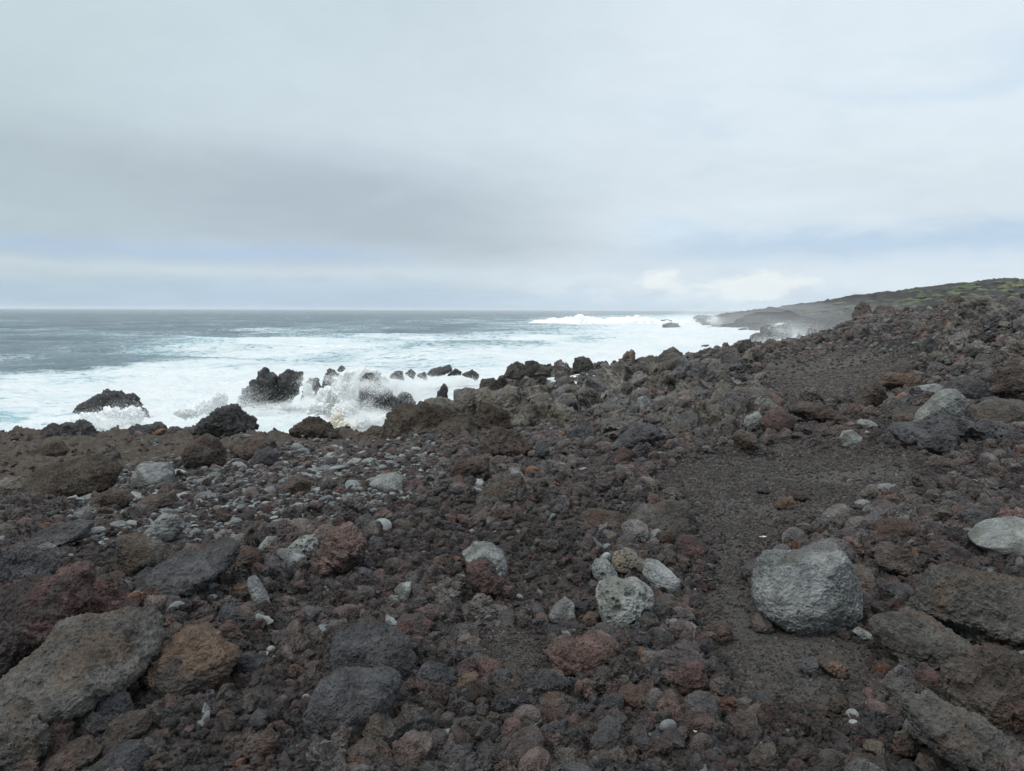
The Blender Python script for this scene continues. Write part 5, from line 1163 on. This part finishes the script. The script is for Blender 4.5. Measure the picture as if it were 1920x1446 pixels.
cloud('gravel', PP[rest], rot[rest], sclv[rest], idx[rest], shapes('small_stone', VAR + PEB + SLT), 'brown, grey and rust coloured gravel and small rubble covering the shore')
X5 = scatter(330000, -0.05, 0.62, 2.3, 24, 0.0017, lambda y, sa, sh, pb, cl: 0.011 + 0.0035 * y, 2.0, True)
z5 = ground(X5[0], X5[1]); n5 = len(z5); s5 = X5[2]
GRT = [rock_mesh('grit_shape', 240 + i, 'clinker', 3, ax=(1, 0.8, 0.7)) for i in range(6)]
for me in GRT: me.materials.append(M['grit'])
cloud('cinder_grit', np.stack([X5[0], X5[1], z5 + 0.05 * s5], 1), rng.uniform(0, 6.28, (n5, 3)), s5[:, None] * rng.uniform(0.75, 1.25, (n5, 3)) * 0.6, rng.randint(0, 6, n5), shapes('grit_piece', GRT), 'fine grey brown cinder grit on the sandy path')
ta = np.ones(len(xa), bool); ta[oa] = False
cloud('coast_rubble', Pa[ta], ra[ta], ca[ta], va[ta], shapes('coast_piece', CRG), 'grey brown broken lava rubble along the coast')

# ------------------------------------------------------------------ small litter
def litter(name, cat, label, mat, px_, py_, w_, h_, seed, group=None):
    Y = float(hit([px_], [py_])[0]); p = at(px_, py_, Y)[0]
    V, T = ICO[3]; rs = np.random.RandomState(seed)
    V = facets(V.copy(), rs, 8, 0.3, 0.8) * np.array([w_, h_ * 1.6, h_ * 0.45]) * (Y / F) * 0.6
    V = roughen(V, T, 'block', max(w_, h_) * Y / F * 0.4, seed)
    o = obj(name, mesh_from(name, V, T), M[mat], label, cat, group)
    o.location = p + np.array([0, 0, 0.012]); o.rotation_euler = (0.25, 0.1, seed)


litter('paper_scrap', 'scrap', 'cream yellow scrap lying in the gravel at the lower left', 'scrap', 468, 1413, 24, 16, 1)
litter('shell_chip', 'shell', 'white triangular shell chip in the gravel near the bottom right', 'shell', 1308, 1378, 11, 12, 2)
litter('shell_chip', 'shell', 'white shell chip in the rubble left of the dark boulder pair', 'shell', 580, 1224, 8, 12, 3)
litter('shell_chip', 'shell', 'white crumbs under the huge flat-topped slab beside the rust rock', 'shell', 325, 1280, 14, 6, 4)
litter('shell_chip', 'shell', 'tiny white chip above the rust orange rock', 'shell', 438, 1186, 5, 7, 5)
litter('shell_chip', 'shell', 'tiny white curl in the gravel right of the dark boulder pair', 'shell', 906, 1190, 6, 5, 6)
litter('shell_chip', 'shell', 'tiny white chip right of the heart-shaped pitted stone', 'shell', 1236, 1174, 6, 5, 7)
litter('shell_chip', 'shell', 'tiny cream chip in the gravel at the lower right', 'shell', 1548, 1401, 5, 5, 8)
litter('shell_chip', 'shell', 'pale chip on the dark sand left of the big grey boulder', 'shell', 1430, 1010, 14, 9, 9)
litter('plant_scrap', 'scrap', 'ochre yellow streak lying on the far sandy flat', 'ochre', 1544, 716, 9, 3, 10)
# driftwood
pts = [at(a, b_, Yd)[0] for a, b_, Yd in ((1858, 702, 14.8), (1875, 697, 15.0), (1888, 689, 15.2), (1898, 680, 15.4), (1906, 677, 15.5))]
u = np.linspace(0, 1, 40); P = np.stack([np.interp(u, np.linspace(0, 1, 5), np.array(pts)[:, k]) for k in range(3)], 1)
P += 0.03 * np.stack([fbm(np.stack([u * 5, u * 0, u * 0 + k * 7], 1), 3) for k in range(3)], 1)
rad_ = np.interp(u, [0, 0.3, 0.7, 1], [0.05, 0.06, 0.045, 0.012]); ring = np.linspace(0, 2 * math.pi, 10, endpoint=False)
tg = np.gradient(P, axis=0); tg /= np.linalg.norm(tg, axis=1)[:, None]; e1 = np.cross(tg, [0, 1, 0.2]); e1 /= np.linalg.norm(e1, axis=1)[:, None]; e2 = np.cross(tg, e1)
V = (P[:, None] + rad_[:, None, None] * (1 + 0.15 * np.sin(3 * ring))[None, :, None] * (np.cos(ring)[None, :, None] * e1[:, None] + np.sin(ring)[None, :, None] * e2[:, None])).reshape(-1, 3)
T = [(a * 10 + b_, a * 10 + (b_ + 1) % 10, a * 10 + 10 + (b_ + 1) % 10, a * 10 + 10 + b_) for a in range(39) for b_ in range(10)]
obj('driftwood_branch', mesh_from('driftwood_branch', V, T), M['wood'], 'bare pale driftwood branch leaning above the smooth black stone', 'driftwood')

# ------------------------------------------------------------------ sea water caught between the rocks
def pool(label, pts_, zrel):
    P = []
    for a, b_ in pts_:
        r = rays(a, b_)[0]; P.append(np.array([0, 0, CAM_Z]) + r * (zrel / r[2]))
    P = np.array(P); c0 = P.mean(0); n = 48
    th = np.linspace(0, 2 * math.pi, n, endpoint=False)
    ang = np.arctan2(P[:, 1] - c0[1], P[:, 0] - c0[0]); rr = np.hypot(P[:, 0] - c0[0], P[:, 1] - c0[1]); oo = np.argsort(ang)
    R = np.interp(th, ang[oo], rr[oo], period=2 * math.pi)
    V = [c0] + [c0 + np.array([math.cos(a) * q, math.sin(a) * q, 0]) for a, q in zip(th, R)] + [c0 + np.array([math.cos(a) * q, math.sin(a) * q, -0.4]) for a, q in zip(th, R)]
    T = [(0, 1 + i, 1 + (i + 1) % n) for i in range(n)] + [(1 + i, 1 + n + i, 1 + n + (i + 1) % n) for i in range(n)] + [(1 + i, 1 + n + (i + 1) % n, 1 + (i + 1) % n) for i in range(n)]
    obj('tide_pool', mesh_from('tide_pool', V, T, False), M['pool'], label, 'tide pool')


m, t, b = principled('pool_water')
pos = t.new('ShaderNodeNewGeometry').outputs['Position']
f = t.rng(t.noise(pos, 2.0, 7, 0.65, 0.6), 0.40, 0.56)
t.put(b.inputs['Base Color'], t.mix(f, (0.25, 0.27, 0.27), (0.75, 0.77, 0.77))); t.put(b.inputs['Roughness'], t.rng(f, 0, 1, 0.15, 0.8))
bump(t, b, t.noise(pos, 4, 5), 0.4, 0.05)
M['pool'] = m

for lb, pts_, dz_ in (('white foamy tide pool between the skyline outcrops', [(1072, 705), (1095, 700), (1116, 708), (1112, 717), (1090, 722), (1074, 717)], 0.35),
                      ('small foamy tide pool right of and below the upper one', [(1108, 738), (1116, 728), (1131, 724), (1128, 734), (1118, 742)], 0.3),
                      ('foamy tide pool in the gully beside the grey weathered wall', [(1082, 772), (1094, 766), (1112, 762), (1106, 778), (1110, 786), (1097, 790)], 0.3)):
    cx_, cy_ = np.mean([p[0] for p in pts_]), np.mean([p[1] for p in pts_])
    Yp = float(hit([cx_], [cy_])[0]); cc_ = at(cx_, cy_, Yp)[0]
    gx_, gy_ = cc_[0] + np.repeat(np.linspace(-.5, .5, 9), 9), cc_[1] + np.tile(np.linspace(-2, 2, 9), 9)
    pool(lb, pts_, float(np.percentile(ground(gx_, gy_), 60)) - CAM_Z)

# ------------------------------------------------------------------ breaking water
TET = np.array([(1, 1, 1), (1, -1, -1), (-1, 1, -1), (-1, -1, 1)], np.float32)
TF = np.array([(0, 1, 2), (0, 3, 1), (0, 2, 3), (1, 3, 2)])


def drops(name, P, s, label, kind='stuff'):
    P = np.asarray(P, np.float32); s = np.asarray(s, np.float32)
    n = len(P); rs = np.random.RandomState(n)
    J = 1 + 0.5 * rs.normal(size=(n, 4, 3)).astype(np.float32)
    V = (P[:, None, :] + TET[None] * J * s[:, None, None] * 0.8).reshape(-1, 3)
    Fc = (TF[None] + 4 * np.arange(n)[:, None, None]).reshape(-1, 3)
    obj(name, mesh_from(name, V, Fc, False), M['spray'], label, kind=kind)


def plume(px_, py_, Y, sx_, sy_, n, smin, smax, seed, depth=0.8, skew=0.0, clumps=9):
    n = int(n * 2.2); smin *= 0.6; smax *= 0.55
    """a burst of drops around a point of the surf; gaussian cores, wispy edge"""
    rs = np.random.RandomState(seed); k = Y / F
    cen = rs.normal(size=(clumps, 2)) * np.array([0.65, 0.5]); wd = rs.uniform(0.25, 0.6, clumps)
    ci_ = rs.randint(0, clumps, n)
    q = cen[ci_] + rs.normal(size=(n, 2)) * wd[ci_][:, None]
    tail = rs.rand(n) < 0.18
    q[tail] *= rs.uniform(1.0, 1.7, tail.sum())[:, None]
    c = at(px_, py_, Y)[0]
    X = c[0] + (q[:, 0] + skew * q[:, 1]) * sx_ * k
    Z = c[2] + q[:, 1] * sy_ * k
    Yv = c[1] + rs.normal(size=n) * depth
    s = (smin + (smax - smin) * rs.rand(n) ** 3) * (0.6 + 0.4 * rs.rand(n))
    ok = Z > SEA - 0.2
    return np.stack([X, Yv, Z], 1)[ok], s[ok]


PL = []
# burst over the round-headed rock and its foot
PL += [plume(695, 716, 35.6, 30, 13, 9000, .008, .03, 1), plume(664, 740, 35.5, 16, 26, 9000, .008, .03, 2), plume(672, 782, 34.5, 26, 12, 8000, .008, .03, 3),
       plume(720, 785, 33.5, 30, 12, 7000, .008, .028, 4), plume(630, 745, 38, 28, 22, 9000, .008, .03, 5), plume(735, 728, 37.5, 26, 10, 6000, .008, .028, 6),
       plume(700, 760, 34.6, 22, 14, 1500, .008, .03, 16), plume(645, 708, 39, 24, 14, 5000, .008, .03, 17)]
# sheets of water at the foot of the stacks
PL += [plume(580, 752, 42, 30, 12, 6000, .01, .035, 7), plume(500, 764, 41.5, 50, 7, 6000, .01, .035, 8), plume(575, 725, 43, 10, 16, 2500, .01, .03, 18)]
# splashes on the left
PL += [plume(415, 755, 33, 34, 20, 8000, .008, .028, 9, skew=0.3), plume(425, 780, 26, 22, 12, 1300, .006, .02, 19), plume(190, 792, 33, 55, 13, 9000, .008, .03, 10), plume(225, 778, 34.5, 34, 14, 3500, .008, .03, 11),
       plume(250, 800, 27, 22, 8, 900, .006, .02, 20), plume(100, 800, 34, 60, 10, 5000, .008, .03, 21)]
# further along
PL += [plume(790, 712, 50, 60, 8, 6000, .012, .04, 12), plume(760, 745, 38, 30, 8, 4000, .01, .03, 13), plume(850, 718, 44, 40, 6, 4000, .012, .04, 14)]
# spray on the hazy shore and the far point
PL += [plume(1462, 618, 125, 14, 9, 2600, .03, .09, 22, 3), plume(1490, 628, 100, 24, 14, 5000, .02, .07, 23, 4), plume(1440, 645, 95, 34, 8, 4000, .02, .07, 24, 4),
       plume(1515, 618, 110, 26, 14, 2500, .02, .06, 25, 5), plume(1338, 600, 235, 9, 6, 1600, .06, .15, 26, 4), plume(1420, 632, 150, 40, 7, 3500, .03, .1, 27, 8)]
drops('sea_spray', np.concatenate([p for p, _ in PL]), np.concatenate([s_ for _, s_ in PL]), 'white drops of spray thrown up where the waves hit the rocks')


def burst(label, blobs, Y0, seed, mat='foam'):
    """the solid white heart of a splash: billowing lumps grown together"""
    Vs, Ts, n0 = [], [], 0
    for q, (a, b_, sx_, sy_, dy_) in enumerate(blobs):
        Y = Y0 + dy_; k = Y / F; c = at(a, b_, Y)[0]
        V, T = ICO[5]; s_ = max(sx_, sy_) * k
        W = V * np.array([sx_ * k, 0.75 * min(sx_, sy_) * k, sy_ * k])
        N = vnormals(W, T); Q = W / s_ + seed + q * 5.1
        W = W + N * (s_ * (0.30 * fbm(Q * 1.6, 2, 'billow') + 0.34 * fbm(Q * 3.4, 6, 'billow', 0.66)))[:, None]
        Vs.append(W + c); Ts.append(T + n0); n0 += len(V)
    obj('wave_burst', mesh_from('wave_burst', np.concatenate(Vs), np.concatenate(Ts)), M[mat], label, 'splash')


burst('tall white burst curling over the round-headed sea rock', [(690, 704, 26, 12, 2.2), (668, 712, 17, 18, 1.2), (650, 732, 17, 32, 0), (640, 722, 16, 18, 1.5), (658, 768, 16, 18, -.6), (615, 746, 22, 20, 1.8), (600, 768, 22, 10, .4), (712, 714, 18, 7, 2.4), (735, 726, 14, 6, 2.4), (640, 770, 16, 14, -.2),
       (690, 790, 26, 8, -2), (720, 788, 20, 7, -2.4), (638, 735, 14, 16, 1.2)], 35.7, 3)
burst('white splash lifting at the near shore left of the speckled rock', [(412, 750, 14, 15, 0), (390, 764, 22, 13, .5), (350, 775, 24, 9, 1), (425, 768, 13, 9, 0)], 32.5, 5)
burst('low white splash breaking against the leftmost sea rock', [(180, 786, 28, 14, 0), (215, 784, 28, 17, 0), (250, 780, 18, 18, .4), (140, 795, 26, 9, 0), (100, 800, 30, 8, 0)], 33.5, 7)
burst('white water pouring between the sea stacks', [(578, 738, 9, 20, 0), (600, 756, 16, 8, -.3), (575, 756, 14, 7, -.4)], 43.0, 9)
burst('tan silty foam heaped behind the pointed brown shore rock', [(632, 786, 12, 13, 0), (645, 798, 12, 8, -.6), (622, 796, 10, 8, .3)], 31.0, 15, 'silty')
burst('white plume over the hazy rock spine on the far shore', [(1462, 612, 9, 6, 0), (1450, 620, 8, 4, 0), (1475, 618, 7, 5, 0)], 124, 11)
burst('small white plume at the tip of the far point', [(1340, 599, 6, 5, 0), (1330, 603, 5, 3, 0)], 240, 13)


def foam_ridge(name, label, path, ny, width, seed, cat='wave'):
    """a tumbling wall of white water; path = (px, py of its foot, height px, Y)"""
    p = np.array(path, float); n = 160
    u = np.linspace(0, 1, n); t_ = np.linspace(0, 1, len(p))
    px_, py_, hh, Yd = (np.interp(u, t_, p[:, k]) for k in range(4))
    base = at(px_, py_, Yd)
    H_ = hh * Yd / F
    vv = np.linspace(-1, 1, ny)
    UU, VV = np.meshgrid(np.arange(n), vv, indexing='ij')
    prof = np.sqrt(np.clip(1 - VV ** 2, 0, 1))
    X = base[UU.ravel(), 0]; Yv = base[UU.ravel(), 1] + VV.ravel() * width; Z = SEA - 0.6 + prof.ravel() * H_[UU.ravel()]
    Q = np.stack([X, Yv, Z], 1)
    hm = H_.max()
    nz = fbm(Q / hm * 0.8, 6, 'billow', 0.62, seed=seed)
    Z = Z + prof.ravel() * H_[UU.ravel()] * 0.75 * nz
    Yv = Yv - prof.ravel() * hm * 0.45 * fbm(Q / hm * 0.9, 5, 'billow', 0.6, seed=seed + 1)
    i0 = (np.arange(n - 1)[:, None] * ny + np.arange(ny - 1)[None]).ravel()
    obj(name, mesh_from(name, np.stack([X, Yv, Z], 1), np.stack([i0, i0 + ny, i0 + ny + 1, i0 + 1], 1)), M['foam'], label, cat)
    rs = np.random.RandomState(seed); k = 5000
    a = rs.randint(0, n, k)
    P = base[a] + rs.normal(size=(k, 3)) * np.array([hm * 0.5, width * 0.5, 0])
    P[:, 2] = SEA + H_[a] * (0.7 + 0.5 * np.abs(rs.normal(size=k)))
    return P, hm * (0.004 + 0.010 * rs.rand(k) ** 2)


W1 = foam_ridge('breaking_wave', 'long white breaking wave far out left of the lone sea stack', [(985, 599, 3, 300), (1010, 604, 11, 285), (1050, 608, 16, 275), (1085, 609, 22, 270), (1110, 608, 17, 272), (1150, 606, 15, 275), (1200, 604, 17, 280), (1240, 601, 12, 290), (1290, 600, 8, 300), (1330, 598, 3, 310)], 40, 7, 51)
W2 = foam_ridge('breaking_wave', 'low white water rolling in behind the dark sea stacks', [(360, 712, 2, 60), (430, 711, 6, 60), (520, 711, 7, 60), (620, 711, 9, 60), (720, 710, 7, 60), (800, 709, 3, 61)], 30, 2.0, 53)
W3 = foam_ridge('breaking_wave', 'heap of white water surging between the sea stacks and the round-headed rock', [(560, 775, 5, 39.5), (600, 778, 24, 39), (640, 780, 36, 38.5), (665, 782, 34, 38.2), (700, 778, 20, 38), (740, 772, 20, 38.5), (790, 765, 14, 39), (850, 755, 6, 41)], 40, 1.6, 55)
W4 = foam_ridge('breaking_wave', 'white swash heaped behind the left shore rocks', [(60, 806, 3, 34), (130, 806, 10, 33), (200, 805, 12, 33), (270, 802, 10, 33), (340, 796, 9, 34), (400, 790, 17, 33.5), (440, 788, 12, 34), (520, 786, 7, 36)], 40, 1.4, 57)
W6 = foam_ridge('breaking_wave', 'long low foam crest beyond the dark sea stacks', [(320, 649, 1, 112), (400, 648, 4, 113), (500, 646, 6, 115), (640, 647, 7, 114), (760, 648, 4, 113), (860, 647, 6, 114), (980, 649, 2, 112)], 24, 2.5, 61)
W7 = foam_ridge('breaking_wave', 'white wave front at the left edge of the surf', [(-30, 707, 4, 60.5), (70, 705, 7, 61), (140, 706, 5, 61), (200, 712, 2, 59), (240, 716, 0.5, 57)], 24, 1.6, 63)
W5 = foam_ridge('breaking_wave', 'thin white crest line in the grey water left of the far breaker', [(940, 611, 2, 250), (965, 612, 4, 248), (1000, 612, 3, 248), (1030, 613, 1, 248)], 14, 3, 59)
drops('wave_mist', np.concatenate([q[0] for q in (W1, W2, W3, W4)]), np.concatenate([q[1] for q in (W1, W2, W3, W4)]), 'fine white drops blown off the breaking wave crests')

# ------------------------------------------------------------------ shrubs on the far hill
V, T = ICO[3]
SHR = []
for i in range(4):
    Q = V * np.array([1, 0.9, 0.55]); Q[:, 2] = np.maximum(Q[:, 2], -0.2)
    Q = roughen(Q, T, 'clinker', 1.0, 300 + i)
    me = mesh_from('shrub', Q, T); me.materials.append(M['leaf']); SHR.append(me)
rs = np.random.RandomState(77)
sp_ = rs.uniform(1450, 1925, 1500); sy_ = rs.uniform(515, 600, 1500)
Ys = hit(sp_, sy_)
cnt = 0
for a, b_, Y in zip(sp_, sy_, Ys):
    if Y != Y or Y < 190 or cnt >= 120: continue
    p = at(a, b_, Y)[0]
    dens = 0.25 + 0.75 * float(sstep(np.array([a]), 1480, 1800)[0])
    if fbm(np.array([[p[0] * 0.03, p[1] * 0.03, 0.5]]), 3, seed=3)[0] + (dens - 0.75) * 0.8 < rs.uniform(-0.45, 0.15): continue
    o = bpy.data.objects.new('shrub', SHR[rs.randint(4)]); C.objects.link(o)
    s_ = rs.uniform(0.7, 1.7)
    o.location = (p[0], p[1], float(ground([p[0]], [p[1]])[0])); o.scale = (s_ * 1.3, s_, s_ * 0.75); o.rotation_euler = (0, 0, rs.uniform(0, 6.3))
    o['label'] = 'low yellow green shrub on the dark lava hill beyond the rubble ridge'; o['category'] = 'shrub'; o['group'] = 'shrubs dotted over the far hill'
    cnt += 1
print('heroes', len(HEROES), 'stones', len(x), 'ind', len(big_r), len(big_p), 'shrubs', cnt)

# ------------------------------------------------------------------ sea haze over the whole place
m = bpy.data.materials.new('haze'); m.use_nodes = True
t = NT(m.node_tree); t.n.clear()
pv = t.new('ShaderNodeVolumePrincipled'); o_ = t.new('ShaderNodeOutputMaterial'); t.l.new(pv.outputs[0], o_.inputs['Volume'])
pv.inputs['Color'].default_value = (0.96, 0.98, 1.0, 1); pv.inputs['Density'].default_value = 0.00016; pv.inputs['Anisotropy'].default_value = 0.2
bx = np.array([(a, b_, c_) for a in (-18600, 18600) for b_ in (-30, 9300) for c_ in (SEA - 6.5, 17.5)], float)
fc = [(0, 1, 3, 2), (4, 6, 7, 5), (0, 4, 5, 1), (2, 3, 7, 6), (0, 2, 6, 4), (1, 5, 7, 3)]
obj('haze', mesh_from('haze', bx, fc, False), m, kind='stuff')

# ------------------------------------------------------------------ drifting spray along the far shore
m = bpy.data.materials.new('mist'); m.use_nodes = True
t = NT(m.node_tree); t.n.clear()
pv = t.new('ShaderNodeVolumePrincipled'); o_ = t.new('ShaderNodeOutputMaterial'); t.l.new(pv.outputs[0], o_.inputs['Volume'])
pv.inputs['Color'].default_value = (0.98, 0.99, 1.0, 1); pv.inputs['Density'].default_value = 0.0028; pv.inputs['Anisotropy'].default_value = 0.2
V, T = ICO[4]; Vs, Ts, n0 = [], [], 0
for c0, ax in (((38, 105, SEA + 2.2), (17, 34, 3.6)), ((58, 175, SEA + 2.5), (22, 50, 5.0)), ((80, 240, SEA + 2.5), (28, 55, 6.0)), ((52, 118, SEA + 3.2), (20, 30, 4.0)), ((24, 72, SEA + 2.6), (9, 20, 2.6)), ((28, 64, SEA + 3.6), (11, 17, 2.6))):
    W = V * np.array(ax); W = W * (1 + 0.35 * fbm(V * 1.6 + c0[1], 4))[:, None]
    Vs.append(W + np.array(c0)); Ts.append(T + n0); n0 += len(V)
obj('spray_mist', mesh_from('spray_mist', np.concatenate(Vs), np.concatenate(Ts)), m, 'pale drifting spray mist over the far shore', kind='stuff')
scene.cycles.volume_bounces = 2
scene.cycles.transparent_max_bounces = 16
